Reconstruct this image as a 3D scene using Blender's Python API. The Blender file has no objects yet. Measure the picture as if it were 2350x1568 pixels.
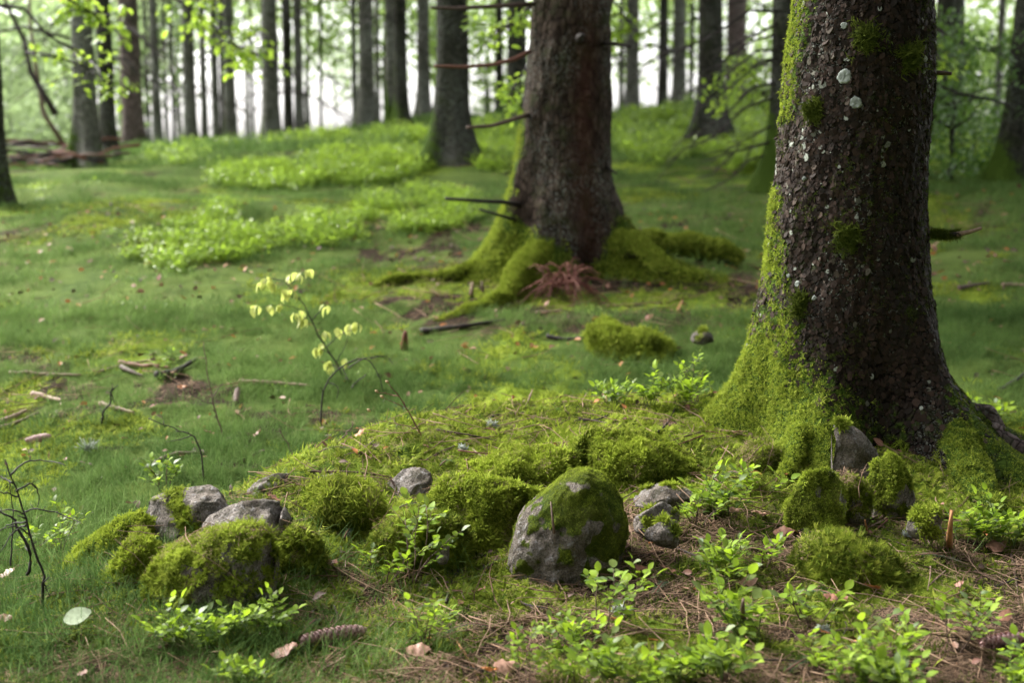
import bpy, math, random
import numpy as np
from mathutils import Vector, Matrix, Euler, Quaternion

rnd = random.Random(7)
rng = np.random.default_rng(7)
R = math.radians
scene = bpy.context.scene
COL = scene.collection

# ------------------------------------------------------------------ camera, sky, sun, exposure
PITCH = R(8.1)
CAMZ = 1.0
cam_data = bpy.data.cameras.new('camera')
cam_data.lens = 50; cam_data.sensor_width = 36
cam_data.clip_start = 0.05; cam_data.clip_end = 2000
cam_data.dof.use_dof = True
cam_data.dof.focus_distance = 3.35
cam_data.dof.aperture_fstop = 2.9
cam_data.dof.aperture_blades = 9
cam = bpy.data.objects.new('camera', cam_data); COL.objects.link(cam)
cam.location = (0, 0, CAMZ)
cam.rotation_euler = (R(90) - PITCH, 0, 0)
scene.camera = cam

SUN_VEC = Vector((-0.66, 0.50, 0.74)).normalized()
world = bpy.data.worlds.new('World'); scene.world = world
world.use_nodes = True
wn = world.node_tree.nodes; wl = world.node_tree.links
wn.clear()
sky = wn.new('ShaderNodeTexSky'); sky.sky_type = 'NISHITA'; sky.sun_disc = False
sky.sun_elevation = math.asin(SUN_VEC.z); sky.sun_rotation = math.atan2(SUN_VEC.x, SUN_VEC.y)
sky.air_density = 1.0; sky.dust_density = 4.0; sky.ozone_density = 1.0
hs = wn.new('ShaderNodeHueSaturation'); hs.inputs['Saturation'].default_value = 0.14
bg = wn.new('ShaderNodeBackground'); bg.inputs['Strength'].default_value = 0.15
wo = wn.new('ShaderNodeOutputWorld')
wl.new(sky.outputs[0], hs.inputs['Color']); wl.new(hs.outputs[0], bg.inputs['Color']); wl.new(bg.outputs[0], wo.inputs['Surface'])

sun_d = bpy.data.lights.new('sun', 'SUN'); sun_d.energy = 1.5; sun_d.angle = R(24); sun_d.color = (1.0, 0.97, 0.9)
sun = bpy.data.objects.new('sun', sun_d); COL.objects.link(sun)
sun.rotation_euler = SUN_VEC.to_track_quat('Z', 'Y').to_euler(); sun.location = (-10, 3, 10)

vs = scene.view_settings
vs.view_transform = 'Standard'; vs.look = 'None'; vs.gamma = 1.0; vs.use_curve_mapping = False
vs.exposure = 2.32
cy = scene.cycles
cy.use_denoising = True
cy.max_bounces = 6; cy.diffuse_bounces = 3; cy.glossy_bounces = 2; cy.transmission_bounces = 3
cy.transparent_max_bounces = 4
cy.sample_clamp_indirect = 4.0
cy.caustics_reflective = False; cy.caustics_refractive = False

# ------------------------------------------------------------------ numeric helpers
F = 3264.0                          # focal length in units of a 2350-unit wide picture
cP, sP = math.cos(PITCH), math.sin(PITCH)

def ray(u, v):
    a = (u - 1175) / F; b = (784 - v) / F
    return Vector((a, cP + b * sP, -sP + b * cP))

def at(u, v, Y):
    d = ray(u, v); s = Y / d.y
    return Vector((d.x * s, Y, CAMZ + d.z * s))

def _hash(ix, iy, iz, s):
    h = (ix * 374761393 + iy * 668265263 + iz * 2147483647 + s * 1274126177) & 0xffffffff
    h = ((h ^ (h >> 13)) * 1274126177) & 0xffffffff
    h = (h ^ (h >> 16)) & 0xffffffff
    h = (h * 2246822519) & 0xffffffff
    return ((h ^ (h >> 15)) & 0xffffff) / float(0xffffff)

def vnoise(p, scale=1.0, seed=0):
    p = np.asarray(p, dtype=np.float64) * scale
    if p.shape[-1] == 2:
        p = np.concatenate([p, np.full(p.shape[:-1] + (1,), 0.37)], -1)
    i = np.floor(p).astype(np.int64); f = p - i
    f = f * f * (3 - 2 * f)
    o = 0
    for dx in (0, 1):
        wx = f[..., 0] if dx else 1 - f[..., 0]
        for dy in (0, 1):
            wy = f[..., 1] if dy else 1 - f[..., 1]
            for dz in (0, 1):
                wz = f[..., 2] if dz else 1 - f[..., 2]
                o = o + wx * wy * wz * _hash(i[..., 0] + dx, i[..., 1] + dy, i[..., 2] + dz, seed)
    return o * 2 - 1

def fbm(p, scale=1.0, seed=0, octs=4, gain=0.5):
    a = 1.0; o = 0; t = 0
    for k in range(octs):
        o = o + a * vnoise(p, scale * 2 ** k, seed + 17 * k); t += a; a *= gain
    return o / t

def sstep(a, b, x):
    t = np.clip((x - a) / (b - a), 0, 1)
    return t * t * (3 - 2 * t)

# ------------------------------------------------------------------ terrain height
_ty = np.linspace(-60, 500, 11201)
_tz = np.interp(_ty, [-60, 0, 2.5, 3.9, 5, 7, 9, 11, 13, 16, 20, 24, 30, 45, 80, 150, 500],
                [-.5, -.04, 0, .0, .10, .31, .56, .77, .885, .955, 1.0, .93, .55, -1.5, -5, -7, -8])
_k = np.exp(-0.5 * (np.arange(-12, 13) / 5.0) ** 2); _k /= _k.sum()
_tz = np.convolve(np.pad(_tz, 12, mode='edge'), _k, 'valid')
CX = [-3, -1.25, -1.05, -.83, -.54, -.26, .225, .55, .95, 1.3, 1.7, 2.2, 4]
CY = [2.6, 2.9, 3.02, 3.2, 3.62, 3.95, 4.15, 4.2, 4.1, 3.95, 3.85, 3.8, 3.8]
CH = [0, 0.0, .03, .10, .18, .215, .225, .21, .20, .15, .10, .08, .02]

def gz(x, y, fine=True):
    x = np.asarray(x, float); y = np.asarray(y, float)
    z = np.interp(y, _ty, _tz)
    x20 = x / np.maximum(y, 6) * 20
    hill = np.interp(x20, [-14, -8, -5.4, -3.5, -2.3, -1.4, -.5, 1.7, 2.6, 3.5, 5, 6.5, 12], [-.3, -.25, -.15, -.06, .08, .2, .28, .32, .42, .44, .25, .0, -.1]) * sstep(8.5, 19, y) * (1 - sstep(24, 34, y))
    z = z + hill - .05 * sstep(-2.5, -5, x) * sstep(8, 12, y) + .10 * sstep(1.2, 3.0, x) * sstep(5, 8, y) * (1 - sstep(10, 14, y))
    yc = np.interp(x, CX, CY); h = np.interp(x, CX, CH)
    d = y - yc
    prof = np.where(d > 0, np.exp(-(np.abs(d) / .30) ** 2), np.exp(-(np.abs(d) / np.interp(x, [-1, -.4, .1, .45, .75, 1.1], [.55, .76, .88, 1.2, 1.0, .80])) ** 2))
    z = z + h * prof
    p = np.stack([x, y], -1)
    amp = np.interp(y, [2, 5, 10, 20, 60], [.010, .035, .09, .14, .4])
    z = z + amp * fbm(p, 0.9, 3, 3)
    near = 1 - sstep(6, 9, y)
    z = z + .05 * sstep(4.6, 5.5, y) * (1 - sstep(13, 17, y)) * np.abs(fbm(p * np.array([.55, 1.5]), 1.1, 303, 2))
    if fine:
        z = z + near * (.026 * fbm(p, 4.5, 11, 3) + .018 * fbm(p, 15, 5, 2))
    return z

def gz1(x, y): return float(gz(np.array([x]), np.array([y]))[0])

def on_ground(u, v, lift=0.0):
    d = ray(u, v)
    s = np.concatenate([np.linspace(1.6, 8, 900), np.linspace(8, 40, 600)])
    x = d.x * s; y = d.y * s; z = CAMZ + d.z * s
    hit = np.nonzero(z <= gz(x, y) + lift)[0]
    i = hit[0] if len(hit) else len(s) - 1
    return Vector((x[i], y[i], gz1(x[i], y[i]) + lift))

# ------------------------------------------------------------------ mesh helpers
def make_mesh(name, verts, faces, mat=None, smooth=True, attrs=None, mats=None, fmat=None):
    """faces: array (n,3)/(n,4) or list of such arrays"""
    me = bpy.data.meshes.new(name)
    verts = np.asarray(verts, np.float32)
    if isinstance(faces, np.ndarray): faces = [faces]
    faces = [np.asarray(f, np.int32) for f in faces if len(f)]
    me.vertices.add(len(verts)); me.vertices.foreach_set('co', verts.ravel())
    loops = np.concatenate([f.ravel() for f in faces])
    sizes = np.concatenate([np.full(len(f), f.shape[1], np.int32) for f in faces])
    starts = np.concatenate([[0], np.cumsum(sizes)[:-1]]).astype(np.int32)
    me.loops.add(len(loops)); me.loops.foreach_set('vertex_index', loops)
    me.polygons.add(len(sizes)); me.polygons.foreach_set('loop_start', starts)
    me.polygons.foreach_set('loop_total', sizes)
    me.polygons.foreach_set('use_smooth', np.full(len(sizes), smooth, bool))
    if mats:
        for m in mats: me.materials.append(m)
        me.polygons.foreach_set('material_index', np.asarray(fmat, np.int32))
    elif mat: me.materials.append(mat)
    if attrs:
        for k, a in attrs.items():
            at_ = me.attributes.new(k, 'FLOAT', 'POINT'); at_.data.foreach_set('value', np.asarray(a, np.float32))
    me.update(calc_edges=True); me.validate()
    return me

def link(name, data, parent=None, loc=None, rot=None, scale=None, matrix=None):
    o = bpy.data.objects.new(name, data); COL.objects.link(o)
    if parent is not None: o.parent = parent
    if matrix is not None: o.matrix_local = matrix
    if loc is not None: o.location = loc
    if rot is not None: o.rotation_euler = rot
    if scale is not None: o.scale = (scale,) * 3 if isinstance(scale, (int, float)) else scale
    return o

def tag(o, label=None, cat=None, group=None, kind=None):
    if label: o['label'] = label
    if cat: o['category'] = cat
    if group: o['group'] = group
    if kind: o['kind'] = kind
    return o

def empty(name, loc=(0, 0, 0), rot=(0, 0, 0), scale=1.0):
    o = bpy.data.objects.new(name, None); COL.objects.link(o)
    o.location = loc; o.rotation_euler = rot; o.scale = (scale,) * 3
    o.empty_display_size = 0.05
    return o

def tube(pts, radii, sides=6, cap=True):
    pts = [Vector(p) for p in pts]; n = len(pts)
    V = []; up = Vector((0, 0, 1))
    for i, p in enumerate(pts):
        t = (pts[min(i + 1, n - 1)] - pts[max(i - 1, 0)]).normalized()
        a = t.cross(up)
        if a.length < 1e-3: a = t.cross(Vector((1, 0, 0)))
        a.normalize(); b = t.cross(a).normalized()
        r = radii[i] if hasattr(radii, '__len__') else radii
        for k in range(sides):
            an = 2 * math.pi * k / sides
            V.append(p + (a * math.cos(an) + b * math.sin(an)) * r)
    Q = []
    for i in range(n - 1):
        for k in range(sides):
            k2 = (k + 1) % sides
            Q.append((i * sides + k, i * sides + k2, (i + 1) * sides + k2, (i + 1) * sides + k))
    T = []
    if cap:
        c0 = len(V); V.append(pts[0]); V.append(pts[-1])
        for k in range(sides):
            T.append((c0, (k + 1) % sides, k)); T.append((c0 + 1, (n - 1) * sides + k, (n - 1) * sides + (k + 1) % sides))
    return np.array([tuple(v) for v in V]), np.array(Q, int).reshape(-1, 4), np.array(T, int).reshape(-1, 3)

class Soup:
    def __init__(s): s.V = []; s.Q = []; s.T = []; s.n = 0; s.A = []
    def add(s, v, q=None, t=None, a=0.0):
        v = np.asarray(v, float).reshape(-1, 3)
        s.V.append(v)
        if q is not None and len(q): s.Q.append(np.asarray(q, int) + s.n)
        if t is not None and len(t): s.T.append(np.asarray(t, int) + s.n)
        s.A.append(np.full(len(v), a)); s.n += len(v)
    def tube(s, pts, r, sides=5, a=0.0):
        v, q, t = tube(pts, r, sides); s.add(v, q, t, a)
    def ribbon(s, p, d, L, w, bend=0.3, segs=2, side=None, a=0.0):
        """flat tapering blade that starts at p, heads along d and droops"""
        p = np.array(p, float); d = np.array(d, float); d /= np.linalg.norm(d) + 1e-9
        sd = np.cross(d, [0, 0, 1.0]) if side is None else np.array(side, float)
        if np.linalg.norm(sd) < 1e-3: sd = np.array([1.0, 0, 0])
        sd /= np.linalg.norm(sd)
        V = []; q = []; t = []
        for k in range(segs):
            f = k / segs; ww = w * (1 - 0.35 * f) / 2 if k else w * .35
            V += [p - sd * ww, p + sd * ww]
            d = d + np.array([0, 0, -bend / segs]); d /= np.linalg.norm(d)
            p = p + d * L / segs
        V.append(p)
        for k in range(segs - 1): q.append((2 * k, 2 * k + 1, 2 * k + 3, 2 * k + 2))
        t.append((2 * segs - 2, 2 * segs - 1, 2 * segs))
        s.add(V, q, t, a)
    def mesh(s, name, mat, smooth=True, **kw):
        V = np.concatenate(s.V); fs = []
        if s.Q: fs.append(np.concatenate(s.Q))
        if s.T: fs.append(np.concatenate(s.T))
        return make_mesh(name, V, fs, mat, smooth, attrs={'shade': np.concatenate(s.A)}, **kw)

# ------------------------------------------------------------------ materials
class NT:
    def __init__(s, name):
        s.m = bpy.data.materials.new(name); s.m.use_nodes = True
        s.n = s.m.node_tree.nodes; s.l = s.m.node_tree.links; s.n.clear()
        s.out = s.n.new('ShaderNodeOutputMaterial')
    def node(s, t, **kw):
        x = s.n.new(t)
        for k, v in kw.items(): setattr(x, k, v)
        return x
    def put(s, sock, v):
        if isinstance(v, bpy.types.NodeSocket): s.l.new(v, sock)
        elif v is not None:
            if sock.type == 'RGBA' and len(v) == 3: v = (*v, 1)
            sock.default_value = v
    def pos(s):
        return s.node('ShaderNodeTexCoord').outputs['Object']
    def noise(s, vec, scale, detail=3, rough=.55, dist=0):
        x = s.node('ShaderNodeTexNoise'); s.put(x.inputs['Vector'], vec)
        x.inputs['Scale'].default_value = scale; x.inputs['Detail'].default_value = detail
        x.inputs['Roughness'].default_value = rough; x.inputs['Distortion'].default_value = dist
        return x.outputs['Fac']
    def voro(s, vec, scale, feature='F1', out='Distance', rand=1.0):
        x = s.node('ShaderNodeTexVoronoi', feature=feature); s.put(x.inputs['Vector'], vec)
        x.inputs['Scale'].default_value = scale; x.inputs['Randomness'].default_value = rand
        return x.outputs[out]
    def map(s, v, a, b, c=0.0, d=1.0, smooth=False):
        x = s.node('ShaderNodeMapRange'); x.interpolation_type = 'SMOOTHSTEP' if smooth else 'LINEAR'
        s.put(x.inputs[0], v)
        for i, k in enumerate((a, b, c, d)): x.inputs[i + 1].default_value = k
        return x.outputs[0]
    def math(s, op, a, b=None, clamp=False):
        x = s.node('ShaderNodeMath', operation=op, use_clamp=clamp); s.put(x.inputs[0], a)
        if b is not None: s.put(x.inputs[1], b)
        return x.outputs[0]
    def mix(s, f, a, b, blend='MIX'):
        x = s.node('ShaderNodeMix', data_type='RGBA', blend_type=blend)
        s.put(x.inputs[0], f); s.put(x.inputs[6], a); s.put(x.inputs[7], b)
        return x.outputs[2]
    def ramp(s, f, stops):
        x = s.node('ShaderNodeValToRGB'); s.put(x.inputs[0], f)
        e = x.color_ramp.elements
        while len(e) < len(stops): e.new(0.5)
        for i, (p, c) in enumerate(stops): e[i].position = p; e[i].color = (*c, 1)
        return x.outputs[0]
    def attr(s, name, inst=False, out='Fac'):
        x = s.node('ShaderNodeAttribute', attribute_name=name)
        if inst: x.attribute_type = 'INSTANCER'
        return x.outputs[out]
    def objrand(s): return s.node('ShaderNodeObjectInfo').outputs['Random']
    def bump(s, h, strength=.5, dist=.01, normal=None):
        x = s.node('ShaderNodeBump'); s.put(x.inputs['Height'], h)
        x.inputs['Strength'].default_value = strength; x.inputs['Distance'].default_value = dist
        if normal is not None: s.put(x.inputs['Normal'], normal)
        return x.outputs[0]
    def stretch(s, vec, sc):
        x = s.node('ShaderNodeMapping'); s.put(x.inputs[0], vec); x.inputs['Scale'].default_value = sc
        return x.outputs[0]
    def pbr(s, col, rough=.8, normal=None, spec=.3, trans=0.0, transcol=None):
        b = s.node('ShaderNodeBsdfPrincipled')
        s.put(b.inputs['Base Color'], col); s.put(b.inputs['Roughness'], rough)
        s.put(b.inputs['Specular IOR Level'], spec)
        if normal is not None: s.put(b.inputs['Normal'], normal)
        o = b.outputs[0]
        if trans > 0:
            t = s.node('ShaderNodeBsdfTranslucent'); s.put(t.inputs['Color'], transcol if transcol is not None else col)
            mx = s.node('ShaderNodeMixShader'); mx.inputs[0].default_value = trans
            s.l.new(o, mx.inputs[1]); s.l.new(t.outputs[0], mx.inputs[2]); o = mx.outputs[0]
        s.l.new(o, s.out.inputs['Surface'])
        return s.m

MOSS_A = (.045, .076, .009); MOSS_B = (.24, .315, .030); MOSS_D = (.035, .06, .010)

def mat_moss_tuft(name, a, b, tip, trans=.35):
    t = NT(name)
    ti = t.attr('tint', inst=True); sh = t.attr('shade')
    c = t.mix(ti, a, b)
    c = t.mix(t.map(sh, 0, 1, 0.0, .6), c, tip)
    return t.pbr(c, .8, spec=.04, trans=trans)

M_MOSS = mat_moss_tuft('moss_shoots', MOSS_A, MOSS_B, (.40, .43, .07))
M_MOSSD = mat_moss_tuft('dark_moss_shoots', (.030, .048, .009), (.085, .11, .016), (.15, .18, .03))
M_GRASS = mat_moss_tuft('grass_blades', (.050, .100, .022), (.120, .195, .046), (.20, .28, .10), .4)
M_NEEDLE = mat_moss_tuft('brown_needles', (.03, .018, .012), (.18, .11, .07), (.42, .29, .20), .1)

def mat_leaf(name, a, b, back=None, trans=.4, rough=.4, spec=.45):
    t = NT(name)
    r = t.objrand(); p = t.pos()
    n = t.noise(p, 60, 2)
    c = t.mix(r, a, b)
    c = t.mix(t.map(n, .35, .7, 0, .35), c, tuple(x * .6 for x in a))
    return t.pbr(c, rough, spec=spec, trans=trans, transcol=back or tuple(min(1, x * 1.3) for x in b))
M_BILB = mat_leaf('bilberry_leaf', (.13, .22, .020), (.27, .37, .045), (.32, .47, .03), trans=.42, rough=.55, spec=.12)
M_BILBFAR = mat_leaf('bilberry_leaf_far', (.17, .27, .028), (.30, .41, .06), (.34, .5, .05), trans=.45)
M_BEECH = mat_leaf('young_beech_leaf', (.42, .46, .13), (.55, .56, .19), (.5, .56, .14), trans=.45)
M_CROWNLEAF = mat_leaf('broad_leaf', (.09, .16, .035), (.17, .26, .055), (.32, .46, .11), trans=.5)
M_CROWNPALE = mat_leaf('pale_broad_leaf', (.12, .18, .075), (.19, .26, .115), (.34, .45, .20), trans=.5)
M_BRIGHTLEAF = mat_leaf('bright_broad_leaf', (.14, .25, .03), (.23, .35, .05), (.38, .54, .06), trans=.55)
M_NEEDLEG = mat_leaf('spruce_needles', (.022, .05, .02), (.05, .09, .035), (.08, .14, .04), trans=.15, rough=.5)
M_SPRIG = mat_leaf('spruce_sprig_needles', (.04, .08, .04), (.09, .15, .085), (.1, .18, .08), trans=.15, rough=.5)
M_SHRUB = mat_leaf('dark_shrub_leaf', (.03, .07, .02), (.09, .16, .04), (.16, .3, .04), trans=.35)

def mat_drybrown(name, a, b, rough=.7, trans=.0):
    t = NT(name); p = t.pos(); n = t.noise(p, 90, 3); r = t.objrand()
    c = t.mix(r, a, b); c = t.mix(t.map(n, .35, .65, 0, .55), c, tuple(x * .45 for x in a))
    return t.pbr(c, rough, normal=t.bump(n, .4, .002), spec=.25, trans=trans)
M_DEADLEAF = mat_drybrown('dead_leaf', (.22, .10, .06), (.42, .25, .18), .5, .12)
M_ORANGELEAF = mat_drybrown('orange_dead_leaf', (.33, .12, .035), (.45, .19, .06), .5, .2)
M_PALELEAF = mat_drybrown('pale_green_leaf', (.44, .52, .33), (.52, .58, .40), .45, .1)
M_TWIG = mat_drybrown('twig_bark', (.07, .045, .035), (.17, .11, .08))
M_TWIGDARK = mat_drybrown('dark_twig_bark', (.022, .017, .015), (.04, .03, .026))
M_STEM = mat_drybrown('red_brown_stem', (.11, .045, .03), (.2, .09, .06))
M_GREENSTEM = mat_drybrown('green_stem', (.09, .14, .03), (.13, .18, .05))
M_PALEWOOD = mat_drybrown('pale_weathered_wood', (.19, .125, .085), (.30, .21, .15))
M_ORANGEWOOD = mat_drybrown('orange_wood', (.28, .13, .05), (.36, .19, .08))
M_REDFERN = mat_drybrown('dry_red_fern', (.11, .034, .024), (.22, .085, .058), .7, .1)
M_CONE = mat_drybrown('cone_scale', (.36, .21, .20), (.50, .33, .32), .5)
M_LICHEN = mat_drybrown('pale_lichen', (.27, .30, .27), (.36, .385, .34), .9)
M_BUD = mat_drybrown('bud', (.35, .24, .12), (.45, .33, .18))

def mat_ground():
    t = NT('forest_floor'); p = t.pos()
    moss = t.attr('moss'); lit = t.attr('litter')
    n1 = t.noise(p, 3.2, 4); n2 = t.noise(p, 26, 4, .65); n3 = t.noise(p, 140, 3, .7)
    soil = t.ramp(t.math('ADD', t.math('MULTIPLY', n2, .6), t.math('MULTIPLY', n3, .4)),
                  [(.3, (.009, .007, .005)), (.5, (.026, .018, .012)), (.62, (.055, .038, .025)), (.78, (.11, .078, .052))])
    grass = t.mix(t.map(n1, .35, .65), (.034, .058, .013), (.078, .110, .024))
    grass = t.mix(t.map(n2, .4, .72, 0, .6), grass, (.10, .14, .032))
    mossc = t.mix(n3, MOSS_D, MOSS_A); mossc = t.mix(t.map(n1, .4, .7, 0, .7), mossc, MOSS_B)
    f = t.math('ADD', lit, t.math('MULTIPLY', t.math('SUBTRACT', n2, .5), .8), clamp=True)
    c = t.mix(t.map(f, .35, .62, 0, 1, True), grass, soil)
    f2 = t.math('ADD', moss, t.math('MULTIPLY', t.math('SUBTRACT', n2, .5), .9), clamp=True)
    c = t.mix(t.map(f2, .38, .6, 0, 1, True), c, mossc)
    h = t.math('ADD', n2, t.math('MULTIPLY', n3, .5))
    return t.pbr(c, .9, normal=t.bump(h, .9, .012), spec=.03)
M_GROUND = mat_ground()

def mat_rock():
    t = NT('mossy_granite'); p = t.pos()
    o = t.node('ShaderNodeObjectInfo')
    off = t.node('ShaderNodeVectorMath', operation='ADD'); t.put(off.inputs[0], p)
    cmb = t.node('ShaderNodeCombineXYZ'); t.l.new(t.math('MULTIPLY', o.outputs['Random'], 50.0), cmb.inputs[0])
    t.l.new(cmb.outputs[0], off.inputs[1]); p = off.outputs[0]
    n1 = t.noise(p, 9, 5, .6); n2 = t.noise(p, 55, 4, .7); n3 = t.noise(p, 260, 3, .8); v = t.voro(p, 210)
    c = t.ramp(n1, [(.3, (.09, .075, .06)), (.45, (.19, .16, .13)), (.58, (.29, .255, .225)), (.75, (.40, .365, .34))])
    c = t.mix(t.map(n3, .45, .62, 0, .85), c, (.05, .043, .038))
    c = t.mix(t.map(t.noise(p, 28, 4, .7), .5, .62, 0, .7), c, (.045, .045, .028))
    c = t.mix(t.map(v, .0, .35, .55, 0), c, (.34, .31, .30))
    c = t.mix(t.map(n2, .56, .68, 0, .7), c, (.40, .385, .385))            # pale lichen
    c = t.mix(t.map(n2, .2, .4, .7, 0), c, (.05, .06, .025))            # algae
    m = t.math('ADD', t.attr('moss'), t.math('MULTIPLY', t.math('SUBTRACT', n2, .5), .8), clamp=True)
    mc = t.mix(n3, MOSS_D, MOSS_A)
    mc = t.mix(t.map(n1, .35, .7, 0, .8), mc, (.13, .125, .03))
    c = t.mix(t.map(m, .42, .6, 0, 1, True), c, mc)
    h = t.math('ADD', t.math('MULTIPLY', n2, 1.3), t.math('MULTIPLY', n3, .5))
    return t.pbr(c, .88, normal=t.bump(h, 1.0, .018), spec=.06)
M_ROCK = mat_rock()

def mat_bark(name, dark, mid, lite, lich=.5, sc=1.0, vert=1.0, mosscol=(MOSS_D, MOSS_A), purple=0.0):
    t = NT(name); p0 = t.pos()
    o = t.node('ShaderNodeObjectInfo')
    off = t.node('ShaderNodeVectorMath', operation='ADD'); t.put(off.inputs[0], p0)
    cmb = t.node('ShaderNodeCombineXYZ'); t.l.new(t.math('MULTIPLY', o.outputs['Random'], 30.0), cmb.inputs[2])
    t.l.new(cmb.outputs[0], off.inputs[1]); p0 = off.outputs[0]
    p = t.stretch(p0, (sc, sc, sc * vert))
    n1 = t.noise(p, 7, 4, .6); n2 = t.noise(p, 42, 4, .65, .4); n3 = t.noise(p, 190, 3, .7)
    cells = t.voro(p, 48, 'DISTANCE_TO_EDGE')
    c = t.ramp(n2, [(.3, dark), (.52, mid), (.72, lite)])
    c = t.mix(t.map(cells, 0, .09, .8, 0), c, tuple(x * .3 for x in dark))
    g = t.noise(t.stretch(p0, (1, 1, .45)), 5.5, 3, .5)
    spots = t.math('MULTIPLY', t.map(n3, .53, .62), t.map(g, .42, .62))
    c = t.mix(t.math('MULTIPLY', spots, lich), c, (.34, .37, .32))
    gm = t.noise(p0, 9, 4, .7)
    c = t.mix(t.map(gm, .52, .66, 0, .65), c, (.028, .036, .013))
    m = t.math('ADD', t.attr('moss'), t.math('MULTIPLY', t.math('SUBTRACT', n2, .5), .9), clamp=True)
    mc = t.mix(n3, *mosscol)
    c = t.mix(t.map(m, .4, .62, 0, 1, True), c, mc)
    c = t.mix(t.math('MULTIPLY', t.attr('red'), .55), c, t.mix(n2, (.018, .008, .006), (.085, .032, .022)))
    h = t.math('ADD', t.math('MULTIPLY', n2, 1.0), t.math('ADD', t.map(cells, 0, .12, 0, .8), t.math('MULTIPLY', n3, .35)))
    return t.pbr(c, .85, normal=t.bump(h, .9, .008), spec=.04)
M_BARK1 = mat_bark('spruce_bark_dark', (.007, .006, .005), (.020, .014, .011), (.050, .036, .029), lich=.7)
M_BARK2 = mat_bark('spruce_bark_grey_brown', (.014, .010, .008), (.038, .027, .020), (.095, .074, .057), lich=.45, sc=.75, vert=.45)
M_BARKG = mat_bark('spruce_bark_grey_green', (.045, .045, .037), (.12, .118, .098), (.25, .245, .21), lich=.9, sc=.6)
M_BARKD = mat_bark('spruce_bark_blackish', (.012, .012, .009), (.032, .031, .024), (.075, .072, .057), lich=.5, sc=.6)
M_BARKR = mat_bark('spruce_bark_red_grey', (.045, .032, .030), (.12, .090, .083), (.24, .19, .18), lich=.3, sc=.6)

def mat_flake():
    t = NT('bark_scale'); ti = t.attr('tint', inst=True); p = t.pos(); n = t.noise(p, 3.0, 3, .7)
    c = t.ramp(ti, [(0.0, (.010, .007, .005)), (.4, (.024, .014, .010)), (.70, (.046, .027, .019)), (.86, (.085, .075, .055)), (.94, (.17, .18, .145)), (1.0, (.30, .32, .27))])
    c = t.mix(t.map(n, .45, .7, 0, .7), c, (.013, .014, .008))
    return t.pbr(c, .7, spec=.10)
M_FLAKE = mat_flake()

# ------------------------------------------------------------------ instancing of uncountable stuff (geometry nodes on a cloud of points)
def proto_collection(name, meshes):
    c = bpy.data.collections.new(name)
    for i, me in enumerate(meshes):
        o = bpy.data.objects.new('%s_%02d' % (name, i), me); c.objects.link(o)
    return c

_groups = {}
def scatter_group(coll):
    if coll.name in _groups: return _groups[coll.name]
    g = bpy.data.node_groups.new('scatter_' + coll.name, 'GeometryNodeTree')
    g.interface.new_socket('Geometry', in_out='INPUT', socket_type='NodeSocketGeometry')
    g.interface.new_socket('Geometry', in_out='OUTPUT', socket_type='NodeSocketGeometry')
    n = g.nodes; l = g.links
    gi = n.new('NodeGroupInput'); go = n.new('NodeGroupOutput')
    ci = n.new('GeometryNodeCollectionInfo'); ci.inputs['Collection'].default_value = coll
    ci.inputs['Separate Children'].default_value = True; ci.inputs['Reset Children'].default_value = True
    ip = n.new('GeometryNodeInstanceOnPoints'); ip.inputs['Pick Instance'].default_value = True
    def named(nm, ty):
        a = n.new('GeometryNodeInputNamedAttribute'); a.data_type = ty; a.inputs['Name'].default_value = nm
        return a.outputs[0]
    er = n.new('FunctionNodeEulerToRotation')
    l.new(named('rot', 'FLOAT_VECTOR'), er.inputs[0])
    l.new(gi.outputs[0], ip.inputs['Points']); l.new(ci.outputs[0], ip.inputs['Instance'])
    l.new(named('idx', 'INT'), ip.inputs['Instance Index'])
    l.new(er.outputs[0], ip.inputs['Rotation']); l.new(named('scl', 'FLOAT'), ip.inputs['Scale'])
    l.new(ip.outputs[0], go.inputs[0])
    _groups[coll.name] = g
    return g

def eulers(nrm, spin):
    """euler angles of frames whose z follows nrm, spun about it"""
    n = nrm / (np.linalg.norm(nrm, axis=1, keepdims=True) + 1e-9)
    ref = np.where(np.abs(n[:, 2:3]) < .95, np.array([[0, 0, 1.0]]), np.array([[1.0, 0, 0]]))
    a = np.cross(ref, n); a /= np.linalg.norm(a, axis=1, keepdims=True); b = np.cross(n, a)
    x = a * np.cos(spin)[:, None] + b * np.sin(spin)[:, None]; y = np.cross(n, x)
    # R columns x,y,n ; XYZ euler
    sy = np.hypot(x[:, 0], x[:, 1])
    return np.stack([np.arctan2(y[:, 2], n[:, 2]), np.arctan2(-x[:, 2], sy), np.arctan2(x[:, 1], x[:, 0])], 1)

def scatter(name, coll, P, N, scl, parent=None, tint=None, seed=0, spin=None, nv=None):
    g = np.random.default_rng(seed + 100)
    n = len(P)
    if n == 0: return None
    me = bpy.data.meshes.new(name)
    me.vertices.add(n); me.vertices.foreach_set('co', np.asarray(P, np.float32).ravel())
    spin = g.uniform(0, 6.283, n) if spin is None else spin
    rot = eulers(np.asarray(N, float), spin)
    a = me.attributes.new('rot', 'FLOAT_VECTOR', 'POINT'); a.data.foreach_set('vector', rot.astype(np.float32).ravel())
    a = me.attributes.new('scl', 'FLOAT', 'POINT'); a.data.foreach_set('value', np.asarray(scl, np.float32) * np.ones(n, np.float32))
    a = me.attributes.new('idx', 'INT', 'POINT'); a.data.foreach_set('value', g.integers(0, len(coll.objects), n).astype(np.int32))
    a = me.attributes.new('tint', 'FLOAT', 'POINT')
    a.data.foreach_set('value', (g.uniform(0, 1, n) if tint is None else np.asarray(tint)).astype(np.float32))
    o = link(name, me, parent)
    m = o.modifiers.new('scatter', 'NODES'); m.node_group = scatter_group(coll)
    o['kind'] = 'stuff'
    return o

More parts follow.
